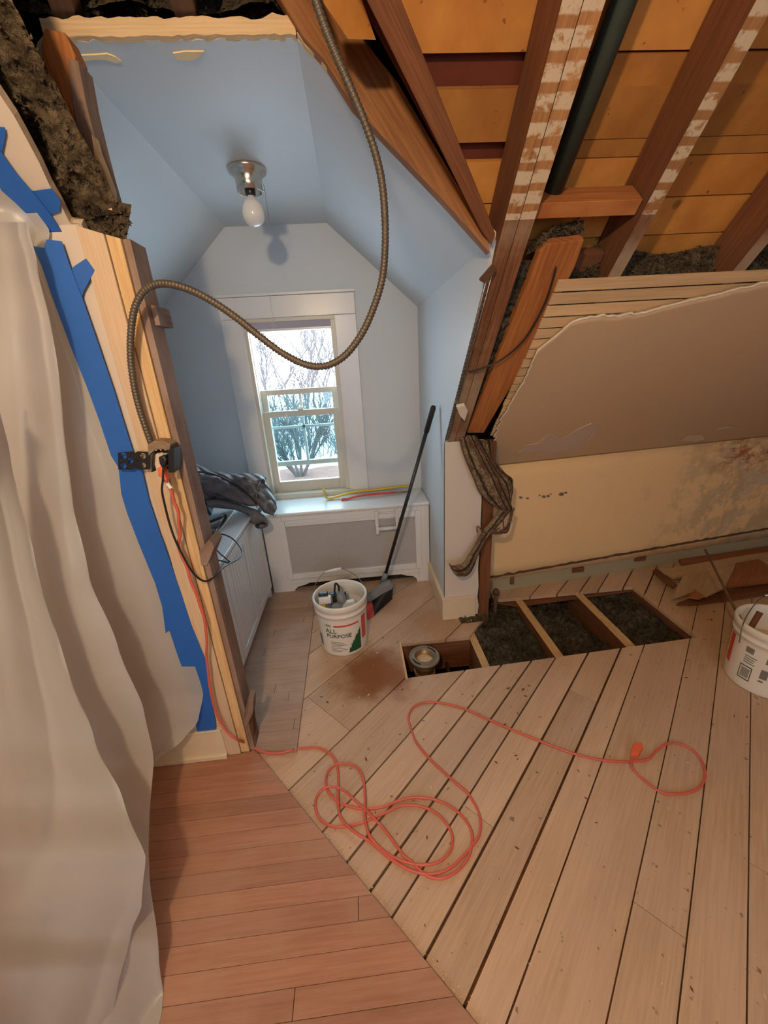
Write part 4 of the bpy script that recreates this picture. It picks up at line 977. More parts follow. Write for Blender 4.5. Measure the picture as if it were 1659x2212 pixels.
# ================================================================ BROOM
bt = Vector((0.445, 2.19, 1.315)); bb = PY(833, 1240, 2.33)
br_ = thing('broom', (0.09, 2.27, 0), 'black-handled angle broom leaning on the alcove wall with a red bristle corner', 'broom')
d = (bb-bt)
m = MB(); m.tube([bt.lerp(bb, 0.12), bb], 0.0115, 16); m.build('handle', M['black'], br_)
m = MB(); m.tube([bt, bt+d*0.01, bt+d*0.13], [0.010, 0.0155, 0.0155], 16); m.build('grip', plain('rubber_grip', (0.012, 0.012, 0.013), 0.7), br_)
m = MB(); m.tube([bb-d*0.01, bb+d.normalized()*0.09], [0.017, 0.024], 14); m.build('socket', M['grey'], br_)
hc = [PY(x, y, 2.25) for x, y in ((790, 1293), (802, 1281), (826, 1262), (842, 1256), (850, 1262), (846, 1270), (826, 1280), (802, 1296), (792, 1301))]
m = MB(); m.prism([p+Vector((0, -0.02, 0)) for p in hc], (0, 0.05, 0)); m.build('head_cap', M['grey'], br_, bev=0.006)
def bris(name, L, mat):
    tops = [PY(a, b, 2.25) for a, b in L[0]]; bots = [PZ(a, b, 0.003) for a, b in L[1]]
    m = MB(); N = 26
    for r in range(4):
        for i in range(N):
            u = (i+0.5*(r % 2)+0.3)/N; a = tops[0].lerp(tops[1], u)+Vector((0, (r-1.5)*0.011, 0)); b = bots[0].lerp(bots[1], u)+Vector((0, (r-1.5)*0.014+random.uniform(-.003, .003), 0))
            m.tube([a, a.lerp(b, 0.5), b], [0.0034, 0.0038, 0.002], 5)
    m.build(name, mat, br_)
bris('black_bristles', [[(802, 1296), (848, 1267)], [(806, 1328), (847, 1290)]], M['black'])
bris('red_bristles', [[(789, 1298), (803, 1294)], [(793, 1334), (808, 1326)]], M['red'])

# ================================================================ BUCKETS
def cone_r(z, H): return 0.137+(0.150-0.137)*z/H
def bucket(name, cx, cy, H, label):
    root = thing(name, (cx, cy, 0), label, 'bucket'); c = (cx, cy, 0)
    pr = [(0, 0.004), (0.128, 0.004), (0.134, 0.0), (0.137, 0.008)]
    for i in range(1, 12): z = 0.008+(H-0.085)*i/12; pr.append((cone_r(z, H), z))
    zr = H-0.075; R = cone_r(zr, H)
    pr += [(R, zr), (R+0.005, zr+0.003), (R+0.006, zr+0.012), (R+0.002, zr+0.016), (R+0.002, zr+0.034), (R+0.008, zr+0.038), (R+0.010, zr+0.066), (R+0.008, H-0.004), (R+0.004, H), (R-0.002, H-0.003), (R-0.004, H-0.02)]
    for k in range(6): pr += [(R-0.004, H-0.03-k*0.012), (R-0.007, H-0.036-k*0.012)]
    pr += [(0.133, 0.02), (0, 0.014)]
    m = MB(); m.lathe(c, pr, 64); m.build('body', M['bucket'], root); return root
def cyl(cx, cy, H, a, z, off=0.0015):
    r = cone_r(z, H)+off; return Vector((cx+math.cos(a)*r, cy+math.sin(a)*r, z))
def cpatch(root, nm, cx, cy, H, a0, a1, z0f, z1f, mat, n=24, nv=6):
    m = MB(); m.grid(lambda u, v: cyl(cx, cy, H, lerp(a0, a1, u), lerp(z0f(u), z1f(u), v)), n, nv); return m.build(nm, M[mat], root)
def wrap_text(root, nm, txt, size, cx, cy, H, a0, z0, mat, sx=1.0, sh=0.0, ext=0.006):
    cu = bpy.data.curves.new(nm, 'FONT'); cu.body = txt; cu.size = size; cu.offset = ext*size; cu.resolution_u = 3
    tmp = bpy.data.objects.new(nm+'_t', cu); COL.objects.link(tmp)
    dg = bpy.context.evaluated_depsgraph_get(); me = bpy.data.meshes.new_from_object(tmp.evaluated_get(dg)); bpy.data.objects.remove(tmp)
    bm = bmesh.new(); bm.from_mesh(me); bmesh.ops.subdivide_edges(bm, edges=[e for e in bm.edges if e.calc_length() > size*0.3], cuts=2)
    loc = root.location
    for v in bm.verts:
        x, y = v.co.x*sx, v.co.y
        z = z0+y; p = cyl(cx, cy, H, a0+x/0.15, z, 0.0028); v.co = p-loc
    bm.to_mesh(me); bm.free(); me.materials.clear(); me.materials.append(M[mat])
    o = bpy.data.objects.new(nm, me); COL.objects.link(o); o.parent = root; return o
bx, by, BH = -0.165, 1.93, 0.335
b1 = bucket('bucket', bx, by, BH, 'white plastic bucket with green ALL PURPOSE print in the alcove, holding tools')
A0 = math.atan2(-by, -bx)   # angle facing the viewer
A0 = A0 if A0 > 0 else A0+2*pi
K = lambda f: (lambda u: f)
cpatch(b1, 'red_stripe', bx, by, BH, A0-0.38, A0+0.62, lambda u: 0.208, lambda u: 0.218, 'red')
wrap_text(b1, 'brand_print', 'USG', 0.022, bx, by, BH, A0-0.76, 0.208, 'blackink')
wrap_text(b1, 'print_all', 'ALL', 0.042, bx, by, BH, A0-0.74, 0.166, 'green')
wrap_text(b1, 'print_purpose', 'PURPOSE', 0.037, bx, by, BH, A0-0.72, 0.134, 'blackink')
for k in range(7): cpatch(b1, 'small_print', bx, by, BH, A0-0.58, A0-0.15+0.12*((k*7) % 3), K(0.103-k*0.011), K(0.106-k*0.011), 'greyink', 8, 1)
m = MB(); NN = 60; rn = random.Random(4); hh = [0.03+0.145*((i/NN)**0.9)+rn.uniform(-0.012, 0.012) for i in range(NN)]
for i in range(NN): m.grid(lambda u, v, i=i: cyl(bx, by, BH, lerp(A0+0.10, A0+0.70, (i+u)/NN), lerp(0.025, hh[i], v)), 1, 3)
m.build('leaf_graphic', M['green'], b1)
cpatch(b1, 'red_panel', bx, by, BH, A0+0.78, A0+1.05, K(0.08), K(0.235), 'red')
for k in range(6): cpatch(b1, 'panel_print', bx, by, BH, A0+0.82, A0+1.0, K(0.095+k*0.023), K(0.107+k*0.023), 'bucket', 6, 1).location = (0, 0, 0)
cpatch(b1, 'side_print', bx, by, BH, A0-1.25, A0-1.05, K(0.05), K(0.13), 'greyink')
h0 = Vector((bx-0.158, by+0.01, BH-0.03)); h1 = Vector((bx+0.158, by+0.03, BH-0.03)); ht = PY(727, 1235, by+0.17)
hl = PY(703, 1236, by+0.17); hr = PY(737, 1228, by+0.17)
m = MB(); m.tube(spline([h0, h0.lerp(hl, 0.55)+Vector((-0.02, 0, 0.01)), hl, hr, h1.lerp(hr, 0.5)+Vector((0.025, 0, 0.015)), h1], 8), 0.0022, 6); m.build('wire_handle', M['steel'], b1)
m = MB(); m.tube([hl, hr], 0.0085, 12); m.build('handle_grip', M['white'], b1)
# things in the bucket
bk = lambda x, y: (660+x/8.295, 1220+y/8.295)
t = thing('oscillating_tool', (bx+0.01, by, 0.12), 'grey and black power tool standing upright in the bucket', 'power tool')
p = PY(*bk(640, 600), by); p2 = PY(*bk(600, 470), by+0.02)
m = MB(); m.tube([Vector((p.x+0.02, by, 0.08)), p+Vector((0.0, 0, 0)), p2], [0.026, 0.028, 0.022], 16); m.build('housing', M['grey'], t)
m = MB(); q = PY(*bk(700, 560), by+0.03); m.box(q+Vector((-0.012, -0.01, -0.12)), q+Vector((0.01, 0.012, 0.03))); m.build('battery', M['black'], t, bev=0.004)
m = MB(); m.tube(spline([p2, PY(*bk(590, 380), by), PY(*bk(540, 335), by), PY(*bk(525, 400), by), PY(*bk(520, 500), by), PY(*bk(545, 640), by)], 6), 0.006, 8); m.build('hang_loop', M['black'], t)
t = thing('multi_tool_charger', (bx-0.03, by, 0.12), 'black tool body packed in the middle of the bucket', 'tool')
q = PY(*bk(520, 600), by+0.01); m = MB(); m.box(q+Vector((-0.028, -0.015, -0.14)), q+Vector((0.02, 0.02, 0.035))); m.build('case', M['black'], t, bev=0.006)
for k in range(3): m = MB(); m.tube([q+Vector((-0.03+k*0.011, -0.018, -0.10)), q+Vector((-0.037+k*0.011, -0.018, 0.03))], 0.0035, 8); m.build('rib', M['grey'], t)
t = thing('drywall_knife', (bx-0.08, by-0.03, 0.15), 'white and orange box cutter case leaning inside the bucket on its left', 'tool')
q = PY(*bk(350, 640), by-0.03); m = MB(); m.box(q+Vector((-0.035, -0.01, -0.02)), q+Vector((0.035, 0.02, 0.025))); m.build('white_shell', M['white'], t, bev=0.006)
m = MB(); m.box(q+Vector((-0.028, -0.006, -0.07)), q+Vector((0.0, 0.01, -0.02))); m.build('orange_base', M['yellow'], t, bev=0.003)
m = MB(); m.box(q+Vector((-0.035, 0.0, 0.025)), q+Vector((0.02, 0.028, 0.045))); m.build('black_lid', M['black'], t, bev=0.006)
m = MB(); q = PY(*bk(740, 710), by-0.03); pts = [q+Vector((-0.05, 0, -0.02)), q+Vector((0, 0, 0.012)), q+Vector((0.045, 0.01, 0.01)), q+Vector((0.06, 0.02, -0.05)), q+Vector((-0.04, 0, -0.06))]
m.prism(pts, (0, 0.03, 0)); tag(m.build('paper_towel', M['white'], bev=0.006), 'crumpled bluish white wipe in the right of the bucket', 'paper')
m = MB(); q = PY(*bk(560, 755), by-0.05); m.lathe(q, [(0, 0.008), (0.028, 0.008), (0.032, 0), (0.028, -0.01), (0, -0.012)], 24, axis=(0, -0.4, 1)); tag(m.build('tape_measure', M['grey']), 'grey round tape measure at the front inside the alcove bucket', 'tape measure')
# second bucket
b2x, b2y, B2H = 1.875, 1.335, 0.335
b2 = bucket('bucket', b2x, b2y, B2H, 'white plastic bucket with barcode label cut off by the right edge of the photo')
A2 = math.atan2(-b2y, -b2x); A2 = A2 if A2 > 0 else A2+2*pi
cpatch(b2, 'red_panel', b2x, b2y, B2H, A2-1.22, A2-0.98, K(0.085), K(0.245), 'red')
for a, b, z0, z1 in ((-0.52, -0.30, 0.205, 0.235), (-0.50, -0.18, 0.185, 0.190), (-0.50, -0.22, 0.172, 0.177), (-0.50, -0.24, 0.160, 0.165), (-0.50, -0.20, 0.148, 0.153), (0.02, 0.12, 0.185, 0.215), (-0.02, 0.16, 0.10, 0.15), (-0.02, 0.10, 0.08, 0.09)):
    cpatch(b2, 'label_print', b2x, b2y, B2H, A2+a, A2+b, K(z0), K(z1), 'greyink', 8, 1)
for a, b, z0, z1 in ((-0.56, -0.22, 0.055, 0.060), (-0.56, -0.22, 0.128, 0.133), (-0.56, -0.54, 0.055, 0.133), (-0.24, -0.22, 0.055, 0.133)):
    cpatch(b2, 'barcode_frame', b2x, b2y, B2H, A2+a, A2+b, K(z0), K(z1), 'blackink', 8, 1)
for k in range(12): cpatch(b2, 'barcode_bar', b2x, b2y, B2H, A2-0.50+k*0.0195, A2-0.50+k*0.0195+(0.006, 0.011)[k % 2], K(0.068), K(0.12), 'blackink', 1, 1)
m = MB(); m.tube(spline([PY(1597, 1388, b2y-0.15), PY(1604, 1352, b2y-0.14), PY(1618, 1322, b2y-0.08), PY(1638, 1297, b2y), PY(1652, 1287, b2y+0.03)], 8), 0.0022, 6); m.tube([PY(1650, 1287, b2y+0.03), PY(1690, 1280, b2y+0.03)], 0.007, 10); m.build('wire_handle', M['steel'], b2)
m = MB(); m.lathe((b2x, b2y, 0), [(0, 0.20), (0.139, 0.20)], 40); m.build('contents', M['plaster'], b2)
a_, b_ = PY(1522, 1190, 1.80), PY(1612, 1362, 1.40)
m = MB(); m.tube([a_+Vector((0.0, 0.0, 0.01)), a_.lerp(b_, 0.7), b_], [0.0045, 0.006, 0.009], 8); m.tube([b_, b_+Vector((0.05, 0, -0.10))], 0.009, 8)
tag(m.build('long_rod', M['rust']), 'long thin rusty rod sticking up out of the right-hand bucket', 'rod')
a_, b_ = PY(1642, 1322, 1.40), PY(1618, 1362, 1.385)
m = MB(); m.tube([a_, b_, b_+Vector((0.02, 0, -0.08))], 0.012, 10); tag(m.build('tool_handle', M['fir']), 'short wooden handle standing inside the right-hand bucket', 'tool handle')

# ================================================================ SCRAP BOARDS
def scrap(pts, z, h, mat, label):
    m = MB(); q = [PZ(x, y, z+h) for x, y in pts]; m.prism([(p.x, p.y, z) for p in q], (0, 0, h))
    return tag(m.build('scrap_board', M[mat], bev=0.001), label, 'board')
M['pale_board'] = wood('dusty_pale_board', (0.55, 0.40, 0.25), (0.42, 0.29, 0.17), (0.50, 0.42, 0.32), 0.5, tint=0.3)
M['red_board'] = wood('varnished_red_board', (0.36, 0.13, 0.05), (0.22, 0.07, 0.025), (0.30, 0.13, 0.06), 0.3, rough=0.35)
scrap([(1466, 1207), (1580, 1192), (1659, 1180), (1720, 1176), (1720, 1192), (1600, 1207), (1474, 1220)], 0.001, 0.02, 'red_board', 'dark reddish scrap board farthest back, against the knee wall')
scrap([(1462, 1303), (1500, 1288), (1580, 1274), (1659, 1258), (1740, 1244), (1740, 1272), (1659, 1281), (1560, 1296), (1490, 1304)], 0.001, 0.02, 'fir', 'dark brown scrap board at the front of the scrap pile')
scrap([(1412, 1232), (1500, 1218), (1640, 1194), (1720, 1186), (1720, 1212), (1600, 1228), (1455, 1248), (1440, 1238)], 0.022, 0.018, 'pale_board', 'pale long scrap board across the back of the pile')
scrap([(1560, 1268), (1590, 1216), (1640, 1207), (1672, 1230), (1740, 1226), (1740, 1250), (1659, 1256)], 0.041, 0.018, 'red_board', 'wide red-brown varnished scrap board on the right of the pile')
scrap([(1452, 1292), (1476, 1243), (1545, 1232), (1588, 1222), (1566, 1268), (1525, 1288), (1502, 1276)], 0.060, 0.014, 'pale_board', 'pale plywood offcut with slanted ends on top of the scrap pile')
scrap([(1410, 1232), (1420, 1228), (1462, 1262), (1456, 1268), (1440, 1258)], 0.042, 0.014, 'fir', 'small splintered dark stick at the left tip of the scrap pile')
scrap([(1486, 1290), (1500, 1273), (1524, 1288), (1510, 1294)], 0.076, 0.008, 'red_board', 'small red splinter lying on the pale plywood offcut')

# ================================================================ CEILING LAMP
lx, ly = -0.373, 2.13
cl_ = thing('ceiling_lamp', (lx, ly, ZC), 'small nickel ceiling fixture with a bare white bulb in the alcove', 'ceiling lamp')
m = MB(); m.lathe((lx, ly, ZC), [(0, 0), (0.078, 0), (0.082, -0.006), (0.080, -0.014), (0.066, -0.024), (0.058, -0.034), (0.055, -0.055), (0.055, -0.085), (0.051, -0.085), (0.049, -0.05), (0.0, -0.048)], 48); m.build('canopy', M['brushed'], cl_)
m = MB(); m.lathe((lx, ly, ZC), [(0.0, -0.05), (0.022, -0.05), (0.022, -0.092), (0.017, -0.098), (0, -0.098)], 24); m.build('socket', M['black'], cl_)
m = MB(); m.lathe((lx, ly, ZC), [(0.014, -0.094), (0.019, -0.104), (0.034, -0.118), (0.045, -0.138), (0.049, -0.160), (0.046, -0.182), (0.035, -0.198), (0.018, -0.208), (0, -0.211)], 32); m.build('bulb', M['bulb'], cl_)
for a in (0.3, 2.4, 4.5):
    m = MB(); m.tube([(lx+math.cos(a)*0.053, ly+math.sin(a)*0.053, ZC-0.074), (lx+math.cos(a)*0.064, ly+math.sin(a)*0.064, ZC-0.074)], 0.003, 8); m.build('screw', M['brushed'], cl_)
m = MB(); m.tube([(lx+0.060, ly, ZC-0.055), (lx+0.064, ly, ZC-0.07), (lx+0.064, ly, ZC-0.19)], 0.0011, 6); m.build('pull_chain', M['steel'], cl_)

# ================================================================ ARMOURED CABLE, OUTLET BOX, CORDS
pts = [(560, -330), (625, -170), (660, -70), (682, 0), (703, 62), (735, 140), (765, 208), (792, 275), (812, 335), (825, 395), (831, 460), (832, 530), (826, 600), (808, 662), (782, 720), (745, 768), (704, 790), (662, 788), (612, 764), (560, 726), (510, 686), (460, 652), (410, 626), (360, 613), (325, 619), (300, 645), (286, 690), (282, 765), (290, 835), (302, 885), (315, 925), (328, 962)]
yy = [1.22, 1.14, 1.10, 1.10, 1.11, 1.12, 1.13, 1.14, 1.15, 1.15, 1.15, 1.15, 1.14, 1.13, 1.12, 1.11, 1.11, 1.11, 1.12, 1.13, 1.14, 1.15, 1.16, 1.17, 1.18, 1.19, 1.195, 1.20, 1.20, 1.20, 1.20, 1.205]
path = spline([PY(x, y, w) for (x, y), w in zip(pts, yy)], 24)
rs = []; acc = 0
for i, p in enumerate(path):
    if i: acc += (p-path[i-1]).length
# resample evenly
even = [path[0]]; need = 0.0022; rest = need
for i in range(1, len(path)):
    a, b = path[i-1], path[i]; L = (b-a).length; t = 0
    while L-t >= rest: t += rest; even.append(a.lerp(b, t/L)); rest = need
    rest -= (L-t)
rr = [(0.0088, 0.0096, 0.0094, 0.0076)[i % 4] for i in range(len(even))]
m = MB(); m.tube(even, rr, 12)
tag(m.build('armoured_cable', M['conduit']), 'ribbed armoured electrical cable hanging in a big loop across the alcove opening', 'cable')
ob = thing('outlet_box', PY(352, 1020, 1.225), 'metal outlet box with black perforated bracket fixed to the casing', 'outlet box')
bxp = [PY(x, y, 1.19) for x, y in ((330, 968), (375, 972), (374, 1021), (327, 1020))]
m = MB(); 
P0, P1, P2, P3 = bxp
m.prism([P0, P1, P1+Vector((-0.003, 0, -0.004)), P0+Vector((0.003, 0, -0.004))], (0, 0.045, 0)); m.prism([P1, P2, P2+Vector((-0.004, 0, 0)), P1+Vector((-0.004, 0, 0))], (0, 0.045, 0)); m.prism([P0, P3, P3+Vector((0.004, 0, 0)), P0+Vector((0.004, 0, 0))], (0, 0.045, 0)); m.prism([p+Vector((0, 0.038, 0)) for p in bxp], (0, 0.006, 0))
m.build('box_shell', M['blackmetal'], ob)
m = MB(); m.prism([PY(x, y, 1.185) for x, y in ((319, 960), (332, 952), (352, 953), (368, 960), (366, 974), (350, 970), (334, 973), (320, 985))], (0, 0.05, 0)); m.build('clamp_top', plain('dusty_clamp', (0.28, 0.20, 0.13), 0.9, 0.2, var=0.4, sc=60, bs=0.8), ob, bev=0.002)
# bracket with punched holes
from mathutils.geometry import tessellate_polygon
outer = [(255, 978), (287, 975), (291, 979), (297, 975), (324, 976), (324, 1014), (300, 1014), (292, 1010), (284, 1015), (256, 1014)]
holes = [(267, 985, 7), (267, 1006, 7), (282, 995, 6.5), (309, 985, 6.5), (309, 1005, 6.5), (299, 995, 2), (261, 994, 1.5)]
loops = [[PY(x, y, 1.215) for x, y in outer]]+[[PY(cx_+math.cos(k*pi/7)*r_, cy_+math.sin(k*pi/7)*r_, 1.215) for k in range(14)] for cx_, cy_, r_ in holes]
flat = [p for L in loops for p in L]; m = MB(); m.v = list(flat)
for tri in tessellate_polygon(loops): m.face(tri)
m.build('bracket', M['blackmetal'], ob, solid=0.003)
m = MB(); m.prism([PY(x, y, 1.18) for x, y in ((362, 972), (376, 968), (376, 1021), (364, 1021))], (0, 0.05, 0)); m.build('side_plate', M['blackmetal'], ob, bev=0.001)
m = MB(); m.prism([PY(x, y, 1.20) for x, y in ((334, 982), (340, 978), (355, 978), (361, 983), (361, 998), (355, 1010), (345, 1022), (336, 1015), (332, 1000))], (0, 0.03, 0)); m.build('receptacle', plain('cream_receptacle', (0.68, 0.55, 0.42), 0.4), ob, bev=0.004)
for x in (338, 348, 358): m = MB(); m.lathe(PY(x, 972, 1.182), [(0, -0.004), (0.0035, -0.003), (0.0035, 0.003), (0, 0.004)], 10, axis=(0, 1, 0)); m.build('screw', M['brushed'], ob)
m = MB(); m.prism([PY(x, y, 1.165) for x, y in ((341, 987), (355, 986), (359, 994), (356, 1008), (349, 1010), (344, 1003))], (0, 0.035, 0)); blk_plug = m
# black cord
bc = thing('power_cord', PY(350, 1015, 1.17), 'thin black power cord drooping from the outlet box and looping over the cabinet edge', 'cord')
blk_plug.build('plug', M['black'], bc, bev=0.004)
L = [((352, 1008), 1.165), ((352, 1035), 1.16), ((350, 1060), 1.17), ((357, 1095), 1.18), ((366, 1130), 1.185), ((378, 1165), 1.185), ((395, 1200), 1.19), ((412, 1230), 1.20), ((430, 1250), 1.215), ((446, 1255), 1.23), ((462, 1246), 1.26), ((478, 1229), 1.32), ((498, 1216), 1.42), ((516, 1206), 1.52), ((524, 1195), 1.60), ((516, 1178), 1.68), ((500, 1162), 1.72), ((480, 1154), 1.75), ((468, 1155), 1.72), ((462, 1168), 1.66), ((470, 1190), 1.60), ((490, 1208), 1.52), ((498, 1216), 1.50), ((480, 1212), 1.50), ((458, 1207), 1.48)]
m = MB(); m.tube(spline([PY(*p, y) for p, y in L], 8), 0.0034, 8); m.build('wire', M['black'], bc)
# coral extension cord
ec = thing('extension_cord', PZ(760, 1750, 0.0), 'coral red extension cord running from the outlet down the jamb and tangled on the floor', 'cord')
m = MB(); m.prism([PY(x, y, 1.16) for x, y in ((338, 1012), (349, 1008), (354, 1022), (361, 1040), (352, 1037), (343, 1028))], (0, 0.03, 0)); m.build('plug', M['orangeplug'], ec, bev=0.004)
m = MB(); m.tube(spline([PY(x, y, 1.175) for x, y in ((357, 1036), (362, 1045), (370, 1055))], 5), 0.006, 8); m.build('clear_sleeve', M['bulb'], ec)
wall = [((356, 1030), 1.17), ((362, 1046), 1.175), ((371, 1062), 1.18), ((375, 1082), 1.185), ((385, 1105), 1.19), ((386, 1130), 1.195), ((389, 1155), 1.20), ((385, 1175), 1.20), ((392, 1200), 1.20), ((404, 1225), 1.20), ((412, 1255), 1.20), ((425, 1285), 1.20), ((433, 1310), 1.20), ((441, 1335), 1.20), ((445, 1365), 1.20), ((447, 1390), 1.20), ((446, 1415), 1.20), ((449, 1445), 1.20), ((453, 1480), 1.20), ((461, 1520), 1.20), ((474, 1555), 1.20), ((492, 1582), 1.19), ((512, 1597), 1.185)]
cp = [PY(*p, y) for p, y in wall]
k6 = lambda x, y: (640+x/3.770, 1600+y/3.770)
fl_ = [(535, 1607), (552, 1617), (575, 1626), (605, 1627), (630, 1620), (640, 1618)]+[k6(*q) for q in [(100, 55), (190, 60), (270, 100), (320, 160), (338, 240), (342, 340), (338, 440), (342, 540), (360, 620), (410, 690), (490, 755), (590, 815), (670, 880), (760, 955), (860, 1020), (960, 1065), (1060, 1085), (1160, 1075), (1260, 1030), (1340, 960), (1420, 870), (1480, 790), (1500, 700), (1490, 600), (1450, 510), (1390, 420), (1300, 345), (1200, 255), (1100, 160), (1020, 70), (970, 0)]]+[(888, 1575), (882, 1550), (892, 1528), (915, 1518), (950, 1518), (1000, 1530), (1050, 1552), (1110, 1578), (1170, 1602), (1230, 1625), (1290, 1640), (1340, 1645), (1372, 1644)]
for i, q in enumerate(fl_):
    z = 0.026 if q[0] < 636 else 0.0055
    if 12 <= i <= 16: z += 0.010
    cp.append(PZ(*q, z))
loop2 = [k6(*q) for q in [(940, 985), (880, 940), (820, 860), (740, 750), (650, 650), (560, 560), (470, 480), (380, 400), (300, 375), (230, 385), (175, 440), (155, 520), (175, 610), (230, 670), (310, 700), (420, 695), (540, 665), (640, 625), (760, 570), (850, 530), (950, 525), (1050, 545), (1140, 590), (1220, 670), (1270, 770), (1265, 870), (1210, 950), (1120, 1000), (1000, 1010), (880, 985), (760, 930), (670, 860), (600, 780), (570, 690), (555, 600), (560, 500), (555, 380), (540, 290), (490, 215), (400, 185), (310, 200), (255, 260), (240, 340), (265, 420), (330, 490), (430, 535), (570, 555), (700, 540), (830, 490), (930, 465), (1040, 465), (1160, 490), (1290, 560), (1380, 650), (1430, 750), (1425, 870), (1390, 970), (1310, 1060), (1210, 1115), (1110, 1115), (1030, 1075), (940, 985)]]
m = MB(); m.tube(spline(cp, 8), 0.0050, 10)
lp = []
for i, q in enumerate(loop2): lp.append(PZ(*q, 0.0055+0.0095*(1 if (4 <= i <= 9 or 32 <= i <= 37) else 0)))
m.tube(spline(lp, 8), 0.0050, 10)
tail = [(1372, 1644), (1400, 1640), (1418, 1622), (1440, 1607), (1465, 1606), (1495, 1620), (1516, 1645), (1523, 1675), (1512, 1700), (1490, 1711), (1460, 1715), (1430, 1712), (1408, 1698), (1382, 1678), (1366, 1658), (1363, 1642)]
m.tube(spline([PZ(*q, 0.0055+(0.008 if i > 13 else 0)) for i, q in enumerate(tail)], 8), 0.0050, 10)
m.build('wire', M['redcord'], ec)
q = [PZ(x, y, 0.004) for x, y in ((1360, 1640), (1378, 1638), (1388, 1622), (1384, 1612), (1370, 1612), (1362, 1622))]
m = MB(); m.prism(q, (0, 0, 0.026)); m.build('socket_end', M['orangeplug'], ec, bev=0.004)

# ================================================================ BLUE TAPE
def tape(pts, label, depth=0.0, fn=None, mat='tape'):
    m = MB(); f = fn or (lambda x, y: PY(x, y, 1.2375-depth))
    q = [f(x, y) for x, y in pts]; m.prism(q, (0, 0.0012, 0)); return tag(m.build('painters_tape', M[mat]), label, 'tape')
fs = lambda dep: (lambda x, y: PL(x, y, -0.006-dep))
tape([(-60, 250), (0, 325), (32, 370), (75, 420), (110, 465), (147, 521), (128, 514), (98, 500), (70, 475), (35, 440), (0, 409), (-60, 350)], 'upper blue tape strip crossing the left sloping ceiling', fn=fs(0.004))
tape([(60, 410), (73, 412), (112, 407), (131, 433), (129, 457), (108, 464), (90, 455)], 'short blue tape tab sticking out right of the upper strip', fn=fs(0.0))
tape([(32, 440), (50, 450), (90, 500), (93, 535), (60, 515), (21, 478)], 'short faded blue tape tab below left of the upper strip', fn=fs(0.0))
tape([(-10, 273), (10, 275), (12, 290), (4, 330), (-10, 340)], 'blue tape tab at the extreme left edge of the photo', fn=fs(0.0))
ft = [(70, 531), (95, 536), (100, 517), (133, 521), (150, 572), (178, 645), (205, 722), (245, 840), (287, 975), (307, 1016), (321, 1078), (345, 1150), (370, 1220), (392, 1285), (413, 1350), (443, 1423), (455, 1480), (461, 1531), (469, 1600), (455, 1592), (437, 1607), (428, 1590), (416, 1535), (408, 1480), (385, 1420), (366, 1362), (358, 1368), (350, 1310), (335, 1260), (300, 1175), (275, 1110), (262, 1067), (256, 1010), (240, 985), (215, 910), (190, 842), (150, 742), (112, 640), (90, 575)]
tape(ft, 'long blue tape strip running down the wall to the floor', 0.003)
tape([(150, 585), (160, 575), (186, 558), (205, 584), (180, 630), (176, 648), (160, 620)], 'short blue tape tab at mid height beside the long strip', 0.0)

# ================================================================ PLASTIC SHEET
sh = thing('plastic_sheet', (-1.0, 0.9, 0.05), 'translucent white plastic sheet taped over the wall at the left edge', 'plastic sheet')
def interp(tab, y):
    if y <= tab[0][0]: return tab[0][1:]
    for i in range(len(tab)-1):
        if y <= tab[i+1][0]:
            t = (y-tab[i][0])/(tab[i+1][0]-tab[i][0]); t = t*t*(3-2*t)*0.35+t*0.65
            return tuple(lerp(a, b, t) for a, b in zip(tab[i][1:], tab[i+1][1:]))
    return tab[-1][1:]
def sheet(nm, tab, pyr, nf, amp, nu=70, nv=120, sd=0.0, hug=1.0):
    m = MB()
    def f(u, v):
        py = lerp(pyr[0], pyr[1], v); xl, xr, yl, yr = interp(tab, py)
        e = nz((v*14, sd, 3))*7*(u > 0.999)
        x = lerp(xl, xr, u); y = lerp(yl, yr, u**0.8)
        fo = math.sin(u*nf*pi*0.5+v*1.6+sd)*amp*0.45*(1-u**6)+nz((u*2.4+sd, v*2+u, 2))*amp*1.3*(1-u**4)
        fade = max(0, min(1, (hug-u)/0.25)) if hug < 1 else 1
        y = lerp(yl, yr, min(1, u/hug)**0.8)
        p = PY(x+e, py, y-abs(fo)*0.8*fade); p.z = max(p.z, 0.022); return p
    m.grid(f, nu, nv); return m.build(nm, M['sheet'], sh)
